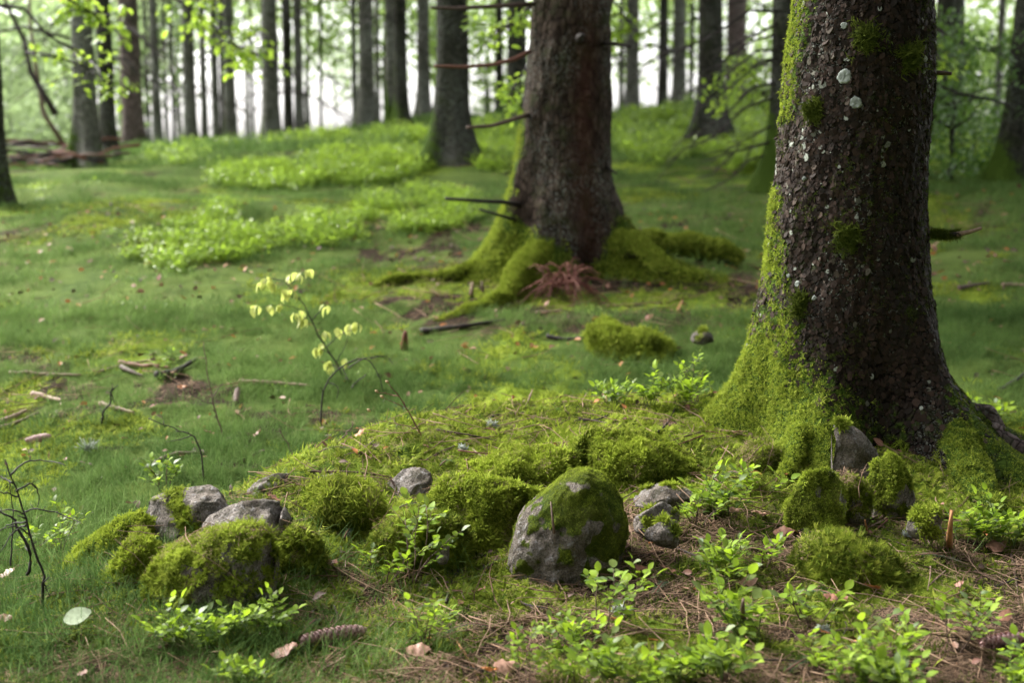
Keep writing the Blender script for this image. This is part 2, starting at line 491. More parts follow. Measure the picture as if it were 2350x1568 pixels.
def sample_surface(V, T, dens_mask, count, seed=0):
    """random points on triangles T (n,3) weighted by area*mean(mask)"""
    g = np.random.default_rng(seed)
    a, b, c = V[T[:, 0]], V[T[:, 1]], V[T[:, 2]]
    nr = np.cross(b - a, c - a); ar = np.linalg.norm(nr, axis=1) / 2
    w = ar * np.clip(dens_mask[T].mean(1), 0, None)
    area = w.sum()
    if area <= 0: return np.zeros((0, 3)), np.zeros((0, 3)), np.zeros(0, int), 0
    k = g.choice(len(T), count, p=w / area)
    r1 = np.sqrt(g.random(count)); r2 = g.random(count)
    P = a[k] * (1 - r1)[:, None] + b[k] * (r1 * (1 - r2))[:, None] + c[k] * (r1 * r2)[:, None]
    N = nr[k] / (2 * ar[k][:, None] + 1e-12)
    return P, N, k, area

# tufts ------------------------------------------------------------
def tuft_moss(seed, mat, n=13, rad=.013, L=(.010, .021), w=.0034, spread=1.0, name='moss_tuft', pin=False):
    g = random.Random(seed); s = Soup()
    for i in range(n):
        an = g.uniform(0, 6.283); r = rad * math.sqrt(g.random())
        p = (r * math.cos(an), r * math.sin(an), -.002)
        d = (math.cos(an) * spread * r / rad + g.uniform(-.4, .4), math.sin(an) * spread * r / rad + g.uniform(-.4, .4), 1.0)
        l = g.uniform(*L); b = g.uniform(.3, 1.3)
        sh = g.random() ** 2
        s.ribbon(p, d, l, w, b, 2, a=sh)
        if pin:
            dv = np.array(d); dv /= np.linalg.norm(dv); sd = np.cross(dv, [0, 0, 1.0]); sd /= np.linalg.norm(sd) + 1e-9
            for k in range(4):
                q = np.array(p) + dv * l * (.3 + .17 * k) - np.array([0, 0, 1]) * l * .3 * b * (.3 + .17 * k) ** 2
                for sg in (-1, 1):
                    s.ribbon(q, dv * .7 + sd * sg, l * .36, w * .75, .4, 1, a=sh)
    return s.mesh(name, mat)

def tuft_hang(seed, mat):
    g = random.Random(seed); s = Soup()
    for i in range(14):
        p = (g.uniform(-.010, .010), g.uniform(-.010, .010), -.002)
        s.ribbon(p, (g.uniform(-.6, .6), g.uniform(-.6, .6), .7), g.uniform(.012, .026), .0024, 1.2, 3, a=g.random() ** 2)
    return s.mesh('moss_strand', mat)

def tuft_grass(seed, n, rad, L, w):
    g = random.Random(seed); s = Soup()
    for i in range(n):
        an = g.uniform(0, 6.283); r = rad * math.sqrt(g.random())
        an2 = g.uniform(0, 6.283); t = g.uniform(.1, .8)
        s.ribbon((r * math.cos(an), r * math.sin(an), -.005), (t * math.cos(an2), t * math.sin(an2), 1), g.uniform(*L), w, g.uniform(.3, 1.6), 3, a=g.random() ** 3)
    return s.mesh('grass_tuft', M_GRASS)

def clump_needles(seed):
    g = random.Random(seed); s = Soup()
    for i in range(22):
        an = g.uniform(0, 6.283); r = .03 * math.sqrt(g.random()); a2 = g.uniform(0, 6.283)
        s.ribbon((r * math.cos(an), r * math.sin(an), g.uniform(0, .006)), (math.cos(a2), math.sin(a2), g.uniform(-.15, .25)), g.uniform(.010, .018), .0016, .1, 1, a=g.random())
    return s.mesh('needle_litter', M_NEEDLE)

def clump_twigs(seed):
    g = random.Random(seed); s = Soup()
    for i in range(1):
        a2 = g.uniform(0, 6.283); L = g.uniform(.05, .14); d = Vector((math.cos(a2), math.sin(a2), g.uniform(-.02, .25)))
        sd = Vector((-d.y, d.x, 0)) * g.uniform(-.35, .35); pts = []
        for k in range(5):
            f = k / 4; pts.append(d * L * (f - .5) + sd * L * (f - .5) ** 2 + Vector((g.uniform(-1, 1), g.uniform(-1, 1), g.uniform(-.5, 1))) * .0025)
        s.tube(pts, [.0010, .00095, .0009, .0007, .0005], 4, a=g.random())
    return s.mesh('fine_twig', M_NEEDLE)

C_MOSS = proto_collection('moss', [tuft_moss(i, M_MOSS) for i in range(4)] + [tuft_moss(i + 20, M_MOSS, 7, .016, (.014, .026), .003, 1.2, pin=True) for i in range(3)])
C_MOSSD = proto_collection('moss_dark', [tuft_moss(i + 40, M_MOSSD) for i in range(4)])
C_CUSH = proto_collection('moss_cushion', [tuft_moss(i + 60, M_MOSS, 16, .0085, (.004, .0095), .0023, 1.0) for i in range(4)])
C_HANG = proto_collection('moss_hang', [tuft_hang(i, M_MOSS) for i in range(4)])
C_HANGD = proto_collection('moss_hang_dark', [tuft_hang(i + 9, M_MOSSD) for i in range(3)])
C_GRASS = proto_collection('grass', [tuft_grass(i, 30, .05, (.035, .085), .0014) for i in range(5)])
C_GRASSM = proto_collection('grass_mid', [tuft_grass(i + 10, 46, .11, (.03, .07), .0030) for i in range(4)])
C_GRASSF = proto_collection('grass_far', [tuft_grass(i + 20, 60, .25, (.06, .14), .008) for i in range(4)])
C_LITTER = proto_collection('needles', [clump_needles(i) for i in range(5)])
C_TWIGS = proto_collection('twig_litter', [clump_twigs(i) for i in range(9)])

def flake_mesh(seed):
    g = random.Random(seed); V = [(0, 0, .07)]; n = 7
    for k in range(n):
        an = 6.283 * k / n; r = g.uniform(.75, 1.15)
        V.append((r * math.cos(an), r * math.sin(an) * 1.1,   .03 + g.uniform(-.03, .09) * (1.6 if math.sin(an) < 0 else .5)))
    for k in range(n):
        V.append((V[k + 1][0] * 1.02, V[k + 1][1] * 1.02, -.45))
    T = [(0, k + 1, (k + 1) % n + 1) for k in range(n)]
    Q = [(k + 1, n + 1 + k, n + 1 + (k + 1) % n, (k + 1) % n + 1) for k in range(n)]
    return make_mesh('bark_scale', V, [np.array(Q), np.array(T)], M_FLAKE, smooth=False)
C_FLAKE = proto_collection('bark_scales', [flake_mesh(i) for i in range(6)])

# ------------------------------------------------------------------ terrain
def axis(lo, a, b, hi, step, grow):
    m = list(np.arange(a, b, step)); s = step; x = m[-1]
    while x < hi: s *= grow; x += s; m.append(x)
    s = step; x = a; L = []
    while x > lo: s *= grow; x -= s; L.append(x)
    return np.array(L[::-1] + m)
gx = axis(-320, -1.7, 2.1, 320, .016, 1.07); gy = axis(-60, 2.0, 5.0, 480, .016, 1.035)
X, Y = np.meshgrid(gx, gy)
Zg = gz(X, Y)
GV = np.stack([X.ravel(), Y.ravel(), Zg.ravel()], 1)
ny, nx = X.shape
ii = np.arange(ny * nx).reshape(ny, nx)
GQ = np.stack([ii[:-1, :-1].ravel(), ii[:-1, 1:].ravel(), ii[1:, 1:].ravel(), ii[1:, :-1].ravel()], 1)

def zones(x, y):
    """moss, litter, grass weights of the forest floor"""
    p = np.stack([x, y], -1)
    yc = np.interp(x, CX, CY); d = y - yc
    n = fbm(p, 2.6, 31, 3); n2 = fbm(p, 7.0, 41, 3); n3 = fbm(p, 1.1, 51, 3)
    on = sstep(-1.35, -1.0, x) * sstep(.55, .25, d)                      # the mound and the ground before it
    n4 = fbm(p, 14.0, 43, 2)
    moss = on * sstep(-.12, .22, n2 * .8 + .55 * n + .5 * n4 + .12 * sstep(.1, .5, x) + .62 * sstep(-1.15, -.35, d) + .10 * sstep(.2, -.6, x) - .5 * sstep(-.5, -.8, x) * sstep(2.95, 2.7, y) - .06)
    litter = on * (1 - moss)
    meadow = 1 - on
    dt = np.hypot(x - .25, (y - 6.75) * 1.1)
    ml = np.clip(.75 * sstep(.16, .42, n + .5 * n3 + .25 * n4) + .9 * sstep(1.5, .7, dt) * sstep(-.25, .15, n2 + .1) + .7 * sstep(-.9, -1.6, x) * sstep(3.9, 4.4, y) * sstep(6.2, 5.2, y) * sstep(-.2, .2, n2), 0, 1) * meadow
    mm = sstep(-.05, .25, fbm(p, 2.0, 77, 3) + .2 * n4) * meadow * .9
    grass = meadow * (1 - .55 * mm) * (1 - .85 * ml) * (.12 + .88 * sstep(-.25, .25, fbm(p, 2.1, 99, 3) + .4 * n4))
    return np.clip(moss + mm * .7, 0, 1), np.clip(litter + ml * .85, 0, 1), grass, on
mo, li, gr, on_ = zones(GV[:, 0], GV[:, 1])
ground = link('forest_floor', make_mesh('forest_floor', GV, GQ, M_GROUND, attrs={'moss': mo, 'litter': li}))
tag(ground, 'rolling mossy woodland floor rising to a low ridge', None, None, 'structure')

def gnormal(x, y, e=.02):
    zx = (gz(x + e, y) - gz(x - e, y)) / (2 * e); zy = (gz(x, y + e) - gz(x, y - e)) / (2 * e)
    n = np.stack([-zx, -zy, np.ones_like(zx)], 1)
    return n / np.linalg.norm(n, axis=1, keepdims=True)

def region(n, y0, y1, seed, margin=1.0, power=1.0):
    g = np.random.default_rng(seed)
    y = g.uniform(y0, y1, n) if power == 1 else y0 + (y1 - y0) * g.random(n) ** power
    w = .40 * y + margin
    x = g.uniform(-1, 1, n) * w.max()
    k = np.abs(x) < w
    return x[k], y[k], g.random(k.sum())

# exclusion discs (trunks) filled in later need to be known now
TRUNKS = [(.965, 3.98, .20), (.27, 7.25, .30)]
def clear_of(x, y):
    k = np.ones(len(x), bool)
    for a, b, r in TRUNKS: k &= (x - a) ** 2 + (y - b) ** 2 > r * r
    return k

# moss on the mound and in patches
x, y, q = region(60000, 2.1, 4.9, 1, .7)
m, l, g_, o_ = zones(x, y)
k = (q < m * 1.0) & (m > .25) & clear_of(x, y)
x, y = x[k], y[k]
N = gnormal(x, y); N[:, :2] += rng.normal(0, .25, (len(x), 2))
tn = np.clip(.45 + .8 * fbm(np.stack([x, y], 1), 3.0, 5, 3) + .9 * fbm(np.stack([x, y], 1), 22.0, 6, 2) + .35 * (y - 3.4) + rng.normal(0, .2, len(x)), 0, 1)
o = scatter('moss_carpet', C_MOSS, np.stack([x, y, gz(x, y)], 1), N, rng.uniform(.55, 1.0, len(x)) * (1 + .9 * (rng.random(len(x)) > .85)), tint=tn, seed=1)
tag(o, 'bright yellow-green feather moss spread over the low mound', 'moss')
x, y, q = region(26000, 2.1, 4.2, 8, .5); m, l, g_, o_ = zones(x, y); nn_ = fbm(np.stack([x, y], 1), 9, 191, 3)
k = (o_ > .3) & (nn_ > -.12) & (m < .85) & clear_of(x, y); x, y = x[k], y[k]
o = scatter('dark_ground_moss', C_MOSSD, np.stack([x, y, gz(x, y)], 1), gnormal(x, y) + rng.normal(0, .25, (len(x), 3)), rng.uniform(.6, 1.3, len(x)), seed=9)
tag(o, 'dark olive moss growing through the needles of the foreground', 'moss')
# dark grassy moss of the far meadow
x, y, q = region(40000, 4.3, 9.5, 2, 1.2)
m, l, g_, o_ = zones(x, y); k = (q < m * .8) & (m > .2) & clear_of(x, y); x, y = x[k], y[k]
o = scatter('meadow_moss', C_MOSS, np.stack([x, y, gz(x, y)], 1), gnormal(x, y), rng.uniform(1.2, 2.2, len(x)), tint=np.clip(.5 + fbm(np.stack([x, y], 1), 2.5, 4, 3) + rng.normal(0, .15, len(x)), 0, 1), seed=3)
tag(o, 'soft green moss between the grass of the meadow', 'moss')
# grass
def grass(name, coll, n, y0, y1, seed, sc, label, thr=.2, extra=None):
    x, y, q = region(n, y0, y1, seed, 1.2)
    m, l, g_, o_ = zones(x, y)
    if extra is not None: g_ = extra(x, y, g_, m)
    k = (q < g_) & (g_ > thr) & clear_of(x, y); x, y = x[k], y[k]
    N = gnormal(x, y); N[:, :2] += rng.normal(0, .12, (len(x), 2))
    t = np.clip(.48 - .35 * sstep(3.4, 2.9, y) + .9 * fbm(np.stack([x, y * 1.5], 1), 1.1, 15, 3) + .5 * fbm(np.stack([x, y], 1), 5, 16, 2) + rng.normal(0, .15, len(x)), 0, 1)  # tint lowered on the nearest grass, painting its shade into the colour
    o = scatter(name, coll, np.stack([x, y, gz(x, y)], 1), N, rng.uniform(*sc, len(x)), tint=t, seed=seed)
    tag(o, label, 'grass')
grass('near_grass', C_GRASS, 34000, 2.1, 6.2, 11, (.6, 1.2), 'fine dark green grass at the foot and rear of the mound, nearest part tinted darker for shade', .1,
      lambda x, y, g, m: np.clip(g + sstep(3.5, 3.0, y) * (.13 * sstep(-.1, .3, fbm(np.stack([x, y], 1), 3, 91, 2)) + .9 * sstep(-.2, -.65, x + .3 * (y - 2.9))), 0, 1))
grass('meadow_grass', C_GRASSM, 13000, 6.0, 12.0, 12, (.7, 1.2), 'short soft green grass of the meadow behind the mound')
grass('ridge_grass', C_GRASSF, 11000, 11.8, 26, 13, (.7, 1.3), 'pale green grass on the far ridge between the trunks')
# litter
x, y, q = region(40000, 2.1, 4.8, 21, .6); m, l, g_, o_ = zones(x, y)
k = (q < l * .75 + .10) & clear_of(x, y) & (o_ + q > .5); x, y = x[k], y[k]
o = scatter('needle_litter', C_LITTER, np.stack([x, y, gz(x, y) + .002], 1), gnormal(x, y), rng.uniform(.8, 1.4, len(x)), tint=rng.random(len(x)) ** 1.3, seed=22)
tag(o, 'brown fallen spruce needles littering the mound and foreground', 'litter')
x, y, q = region(20000, 2.1, 4.8, 23, .6); m, l, g_, o_ = zones(x, y)
k = (q < .16 + l * .5) & clear_of(x, y) & (o_ > .3); x, y = x[k], y[k]
o = scatter('twig_litter', C_TWIGS, np.stack([x, y, gz(x, y) + .010], 1), gnormal(x, y), rng.uniform(.7, 1.7, len(x)), tint=rng.random(len(x)), seed=24)
tag(o, 'thin reddish brown twigs strewn across moss and needles', 'litter')
x, y, q = region(3600, 4.4, 11, 25, .6); m, l, g_, o_ = zones(x, y)
k = (q < .1 + l * .9) & clear_of(x, y); x, y = x[k], y[k]
o = scatter('meadow_litter', C_TWIGS, np.stack([x, y, gz(x, y) + .012], 1), gnormal(x, y), rng.uniform(1.0, 2.6, len(x)), tint=rng.random(len(x)), seed=26)
tag(o, 'thin brown twigs scattered over the meadow grass', 'litter')

x, y, q = region(9000, 4.6, 10, 27, .6); m, l, g_, o_ = zones(x, y)
k = (q < .04 + l * .9) & clear_of(x, y); x, y = x[k], y[k]
o = scatter('meadow_needles', C_LITTER, np.stack([x, y, gz(x, y) + .004], 1), gnormal(x, y), rng.uniform(1.2, 2.4, len(x)), tint=rng.random(len(x)), seed=28)
tag(o, 'patches of brown needles between the meadow grass', 'litter')

# ------------------------------------------------------------------ stones
def ico(sub):
    import bmesh
    bm = bmesh.new(); bmesh.ops.create_icosphere(bm, subdivisions=sub, radius=1)
    V = np.array([v.co[:] for v in bm.verts]); T = np.array([[v.index for v in f.verts] for f in bm.faces]); bm.free()
    return V, T
_ico = {s: ico(s) for s in (4, 5, 6)}

def vnormals(V, T):
    n = np.cross(V[T[:, 1]] - V[T[:, 0]], V[T[:, 2]] - V[T[:, 0]])
    N = np.zeros_like(V)
    for k in range(3): np.add.at(N, T[:, k], n)
    return N / (np.linalg.norm(N, axis=1, keepdims=True) + 1e-12)

def stone(label, u0, u1, v0, v1, Y=None, depth=1.0, style='round', moss=.5, roll=0, yaw=0, seed=0, sub=5, bury=.25, skew=0.0,
          mossfn=None, tuft=None, tint=None, dens=1.0, group=None, tsc=1.0, power=2.4, name='mossy_stone', ext=(1, 1), prof=None):
    if prof: u0, u1, v0 = prof[0][0], prof[-1][0], min(p[1] for p in prof)
    uc = (u0 + u1) / 2
    if Y is None:
        g0 = on_ground(uc, v1); Y = g0.y + .35 * (u1 - u0) / F * g0.y * depth
    a = at(u0, v1, Y); b = at(u1, v0, Y)
    mgn = .003 if moss > .6 else 0
    sx = (b.x - a.x) / 2 - mgn; top = b.z - mgn * 1.4; bot = a.z
    h = top - bot
    cz = bot + h * (.5 - bury / 2); sz = h * (.5 + bury / 2)
    sx0, sz0 = sx, sz; sx *= ext[0]; sz *= ext[1]
    V, T = _ico[sub]; V = V.copy(); g = np.random.default_rng(seed * 13 + 5)
    e = power
    L = (np.abs(V) ** e).sum(1) ** (1 / e); V = V / L[:, None]
    nf = {'round': 3, 'angular': 16, 'slab': 12, 'dome': 0, 'soft': 0}[style]
    for i in range(nf):
        n = g.normal(0, 1, 3); n /= np.linalg.norm(n); c = g.uniform(.62, .88) if style in ('angular', 'slab') else g.uniform(.8, .95)
        d = V @ n; k = d > c
        V[k] -= ((d[k] - c) * .92)[:, None] * n
    V *= np.array([sx, sx * depth, sz])
    if style != 'dome':
        V[:, :2] *= (1 + (.6 if style == 'soft' else .45) * np.clip(-V[:, 2:3] / sz, 0, 1))
    V[:, 0] += skew * sx * (V[:, 2] / sz)
    s = max(sx, sz)
    Nn = vnormals(V, T)
    o_ = np.array([seed * 3.1, 0, 0])
    amp = {'round': .13, 'angular': .09, 'slab': .10, 'dome': .035, 'soft': .16}[style]
    V = V + Nn * (s * amp * fbm(V / s + o_, 1.6, seed, 3) + s * .06 * fbm(V / s + o_, 4.5, seed + 3, 3) + .009 * fbm(V + o_, 22, seed + 6, 2) + .0035 * fbm(V + o_, 60, seed + 5, 2))[:, None]
    M = np.array(Euler((0, R(roll), R(yaw))).to_matrix())
    V = V @ M.T
    lo_, hi_ = V.min(0), V.max(0)
    V[:, 0] = (V[:, 0] - (lo_[0] + hi_[0]) / 2) * (2 * sx0 / (hi_[0] - lo_[0]))
    V[:, 2] = (V[:, 2] - lo_[2]) * (2 * sz0 / (hi_[2] - lo_[2])) - sz0
    if prof:
        px = np.array([(at(u_, v_, Y).x - (a.x + b.x) / 2) for u_, v_ in prof]); pz = np.array([at(u_, v_, Y).z - cz for u_, v_ in prof])
        zb = -sz0; nb_ = 40; bi = np.clip(((V[:, 0] / sx0 * .5 + .5) * nb_).astype(int), 0, nb_ - 1)
        self_top = np.array([V[bi == q, 2].max() if (bi == q).any() else zb + .01 for q in range(nb_)])
        st = np.interp(V[:, 0], (np.arange(nb_) + .5) / nb_ * 2 * sx0 - sx0, np.maximum(self_top, zb + sz0 * .25))
        tgt = np.interp(V[:, 0], px, pz)
        V[:, 2] = zb + (V[:, 2] - zb) / (st - zb) * (tgt - zb)
    Nn = vnormals(V, T)
    nz = Nn[:, 2]
    nse = fbm(V / s + o_, 2.2, seed + 8, 3)
    mk = mossfn(V / s, Nn, nse) if mossfn else nz * .8 + nse * .8 + (moss - .5) * 2
    mk = sstep(-.15, .35, mk * .9 + .6 * fbm(V + o_, 35, seed + 9, 2))
    if tuft is C_MOSS: tsc = tsc * .55
    loc = Vector(((a.x + b.x) / 2, Y, cz))
    root = link(name, make_mesh(name, V, T, M_ROCK, attrs={'moss': mk}), loc=loc)
    tag(root, label, 'stone', group)
    # world points above ground only
    cnt = int(min(22000, 100000 * (4 * math.pi * s * s * .5) * dens * max(.15, mk.mean())))
    up = sstep(-.6, .0, nz)
    P, N, kk, ar = sample_surface(V, T, np.clip(mk - .35, 0, 1) * up, max(cnt, 60), seed + 4)
    if len(P):
        W = P + np.array(loc)
        keep = W[:, 2] > gz(W[:, 0], W[:, 1]) - .01
        P, N = P[keep], N[keep]
        if len(P) > 20:
            D = N.copy(); D[:, 2] -= .15; D += rng.normal(0, .28, D.shape)
            if moss > .6 and Y < 4.5:
                ks = (N[:, 2] > .45) & (rng.random(len(P)) < 60 / max(1, len(P)))
                if ks.sum() > 3:
                    scatter('needles', C_LITTER, P[ks] + N[ks] * .007, N[ks], rng.uniform(.5, 1.0, ks.sum()), parent=root, seed=seed + 3)
                    kt = ks & (rng.random(len(P)) < .2)
                    if kt.sum(): scatter('fine_twigs', C_TWIGS, P[kt] + N[kt] * .011, N[kt], rng.uniform(.6, 1.1, kt.sum()), parent=root, seed=seed + 4)
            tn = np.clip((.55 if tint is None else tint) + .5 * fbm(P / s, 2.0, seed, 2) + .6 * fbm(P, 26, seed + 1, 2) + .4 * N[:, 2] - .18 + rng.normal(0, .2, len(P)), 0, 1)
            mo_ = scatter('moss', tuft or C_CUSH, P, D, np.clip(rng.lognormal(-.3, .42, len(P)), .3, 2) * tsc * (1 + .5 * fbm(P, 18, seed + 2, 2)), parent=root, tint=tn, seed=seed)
    return root

def boulder_moss(p, n, nse):
    top = p[:, 2] * 1.15 - .36 + .65 * p[:, 0] + nse * .7 + .35 * fbm(p, 5.5, 301, 3)
    side = sstep(-.72, -.88, p[:, 0]) * .7
    return np.maximum(np.maximum(top, side - .1), -.05 + .7 * fbm(p, 4.0, 302, 3))
stone('big rounded boulder with bare pinkish grey front and mossy crown', 1165, 1442, 1075, 1372, Y=3.06, prof=[(1159,1329),(1171,1242),(1188,1188),(1221,1150),(1262,1117),(1308,1084),(1350,1076),(1383,1086),(1416,1117),(1438,1167),(1443,1230)], depth=.75, style='dome', seed=3, sub=6, bury=.15,
      skew=.06, mossfn=boulder_moss, dens=1.8, tsc=.3, tint=.42, power=2.35, name='boulder')
stone('rounded bright mossy stone just left of the big boulder', 985, 1238, 1092, 1262, Y=3.28, prof=[(970,1180),(985,1135),(1001,1113),(1047,1098),(1101,1098),(1150,1105),(1196,1113),(1240,1135)], depth=.9, style='round', moss=1.0, seed=5, dens=1.6, bury=.3, tint=.6, tsc=1.0)
stone('shaggy moss hung stone with long dark strands between two bare grey rocks', 690, 882, 1092, 1262, Y=3.26, prof=[(692,1171),(700,1138),(725,1113),(767,1103),(808,1104),(850,1126),(875,1159),(882,1200)], depth=.9, style='round', moss=1.0, seed=6, tuft=C_HANG, dens=1.8, tint=.35, tsc=.75)
stone('bare angular grey rock behind the shaggy mossy stone', 866, 1002, 1072, 1175, Y=3.45, prof=[(850,1128),(895,1106),(924,1080),(964,1074),(989,1084),(1000,1120)], depth=.8, style='angular', moss=-.3, seed=7,)
stone('large overhanging rock at the left end with a moss band over its top', 332, 545, 1113, 1262, Y=3.16, prof=[(332,1185),(340,1155),(352,1138),(390,1126),(435,1121),(481,1113),(514,1126),(545,1157)], depth=.8, style='angular', moss=.28, seed=8, bury=.1, sub=6, power=3.2, tuft=C_MOSS, tsc=.8,
      mossfn=lambda p, n, nse: .55 - 3.2 * np.abs(p[:, 0] + .55 * p[:, 2] - .12) + nse * .8 + .9 * sstep(-.75, -.98, p[:, 0]) * sstep(.3, -.1, p[:, 2]))
stone('bare brown ridged slab leaning on the large left rock', 465, 662, 1148, 1262, Y=3.02, prof=[(462,1203),(481,1184),(518,1167),(560,1152),(609,1152),(647,1167),(668,1192)], depth=.6, style='slab', moss=-.4, seed=19, sub=5, power=2.2)
stone('long low mossy boulder with bare grey underside beneath the slab', 326, 642, 1208, 1372, Y=2.86, prof=[(325,1340),(344,1300),(373,1271),(435,1242),(497,1221),(551,1208),(593,1208),(622,1225),(640,1250)], depth=.65, style='round', moss=.75, seed=10, dens=1.3, sub=6, tuft=C_MOSS, tsc=.75, power=2.3,
      mossfn=lambda p, n, nse: n[:, 2] * 1.5 - .45 + nse * .6 + .5 * sstep(-.1, -.7, p[:, 0]))
stone('narrow mossy stone sliding down the left slope', 196, 392, 1225, 1440, Y=2.92, prof=[(186,1390),(224,1337),(265,1291),(290,1246),(311,1229),(345,1244),(372,1300)], depth=.8, style='soft', moss=.95, seed=11, dens=1.3, tint=.75, bury=.0)
stone('long curved mossy stone farthest left on the mound', 140, 372, 1172, 1350, Y=3.08, prof=[(135,1322),(153,1287),(187,1250),(232,1217),(282,1188),(319,1175),(345,1190)], depth=.6, style='soft', moss=.55, seed=12, dens=1.1, bury=.1, tsc=.8)
stone('wide plump moss cushion below the big spruce', 1308, 1645, 985, 1130, Y=3.62, prof=[(1305,1040),(1316,1014),(1337,997),(1378,986),(1453,993),(1503,1009),(1565,1038),(1630,1080)], depth=.8, style='soft', moss=1.2, seed=13, dens=1.7, sub=6, tint=.5, tsc=1.0)
stone('flat moss covered stone behind the rounded mossy one', 1050, 1330, 1028, 1125, Y=3.58, prof=[(1020,1095),(1068,1067),(1121,1055),(1180,1034),(1254,1034),(1308,1036),(1335,1070)], depth=.7, style='soft', moss=1.2, seed=14, dens=1.3, tint=.75)
stone('small domed moss cushion in front of the left root', 1680, 1806, 1016, 1140, Y=3.62, prof=[(1682,1068),(1710,1034),(1747,1017),(1776,1026),(1800,1068)], depth=.9, style='soft', moss=1.2, seed=15, dens=1.8, tint=.5)
stone('pale bare pointed rock propped against the spruce base', 1905, 2020, 958, 1115, Y=3.50, prof=[(1900,985),(1915,962),(1932,961),(1974,988),(2012,1030),(2022,1050)], depth=.7, style='angular', moss=.02, seed=26, bury=.1)
stone('upright narrow mossy stone standing between the roots', 1995, 2090, 1005, 1190, Y=3.36, prof=[(1988,1110),(2012,1062),(2036,1034),(2060,1048),(2080,1085),(2105,1150)], depth=.9, style='angular', moss=.6, seed=17, tuft=C_CUSH, mossfn=lambda p, n, nse: n[:, 2] * 1.0 + .12 + nse * .9 - .35 * p[:, 0], tsc=.7)
stone('grey wedge shaped rock with a mossy lid', 1812, 1925, 1075, 1215, Y=3.24, prof=[(1795,1165),(1825,1112),(1852,1082),(1894,1075),(1925,1092),(1945,1140)], depth=.9, style='angular', moss=.42, seed=18, tuft=C_CUSH, mossfn=lambda p, n, nse: n[:, 2] * 1.0 + .12 + nse * .9 - .35 * p[:, 0], tsc=.7)
stone('lumpy mossy stone right of the grey wedge rock', 1918, 2008, 1090, 1195, Y=3.30, prof=[(1910,1112),(1930,1098),(1956,1090),(1984,1108),(2004,1145)], depth=.9, style='soft', moss=1.1, seed=29, dens=1.5, tuft=C_CUSH, mossfn=lambda p, n, nse: n[:, 2] * 1.0 + .12 + nse * .9 - .35 * p[:, 0], tsc=.7)
stone('low mossy shelf linking the left rocks under the ridged slab', 300, 690, 1190, 1270, Y=3.22, prof=[(290,1262),(345,1215),(430,1195),(540,1200),(640,1192),(700,1225)], depth=.45, style='soft', moss=1.0, seed=41, dens=1.2, tuft=C_MOSS, tint=.35)
stone('grassy moss bank sloping down left of the curved stone', 95, 330, 1300, 1400, Y=2.98, prof=[(85,1392),(150,1345),(230,1310),(330,1318)], depth=.5, style='soft', moss=1.0, seed=42, dens=.9, tuft=C_MOSS, tint=.2)
stone('flat pale slab half sunk right of the big boulder', 1470, 1625, 1108, 1165, Y=3.36, prof=[(1455,1150),(1480,1128),(1520,1112),(1560,1116),(1625,1140)], depth=.8, style='slab', moss=-.1, seed=20, sub=4)
stone('small rough grey stone touching the big boulder on its right', 1452, 1560, 1148, 1215, Y=3.18, depth=.8, style='angular', moss=.2, seed=21, sub=4)
stone('broad dark green moss hummock in the right foreground', 1828, 2085, 1232, 1350, Y=3.0, prof=[(1815,1295),(1852,1250),(1894,1233),(1946,1236),(1998,1264),(2050,1285),(2095,1322)], depth=.7, style='soft', moss=1.1, seed=22, dens=1.4, tuft=C_MOSS, tint=.15, tsc=1.1)
stone('small round moss knoll beside the low mossy boulder', 632, 745, 1212, 1310, Y=2.98, prof=[(638,1255),(655,1232),(671,1221),(705,1225),(742,1252)], depth=.8, style='soft', moss=1.1, seed=23, dens=1.4, tuft=C_MOSS, tint=.3)
stone('thin grey slab lying flat at the mound top left', 570, 672, 1085, 1128, Y=3.42, prof=[(568,1120),(600,1100),(635,1086),(660,1090),(676,1108)], depth=.8, style='slab', moss=-.2, seed=24, sub=4)
stone('bare grey stone top peeking over the shaggy moss', 712, 795, 1086, 1150, Y=3.42, prof=[(715,1110),(730,1092),(765,1087),(795,1105)], depth=.8, style='slab', moss=-.2, seed=25, sub=4)
stone('small half buried stone in needles right of the roots', 2080, 2165, 1162, 1225, Y=3.14, depth=.8, style='round', moss=.5, seed=27, sub=4)
stone('low moss bank sloping left of the rounded mossy stone', 850, 1075, 1172, 1320, Y=3.10, prof=[(835,1260),(870,1215),(920,1190),(990,1180),(1040,1195),(1080,1235)], depth=.5, style='soft', moss=1.1, seed=28, dens=1.2, tuft=C_MOSS, tint=.3, bury=.2)
stone('small pale lichen grey pebble in the moss before the boulder', 1000, 1032, 1246, 1286, Y=3.02, depth=.8, style='round', moss=-.4, seed=30, sub=4)
stone('pale stone showing through litter right of the boulder', 1478, 1560, 1196, 1250, Y=3.05, depth=.8, style='slab', moss=.1, seed=31, sub=4)
stone('bright mossy tree stump lump alone in the meadow', 1350, 1470, 745, 825,  prof=[(1346,782),(1352,752),(1385,738),(1415,745),(1440,760),(1480,758),(1510,770),(1545,795)], depth=.9, style='soft', moss=1.2, seed=32, dens=1.0, tint=.6, tsc=1.1, tuft=C_MOSS, name='mossy_stump')
stone('small pale green grey stone in the meadow left of the spruce', 1585, 1640, 757, 785, Y=5.6, depth=.8, style='slab', moss=-.1, seed=34, sub=4)

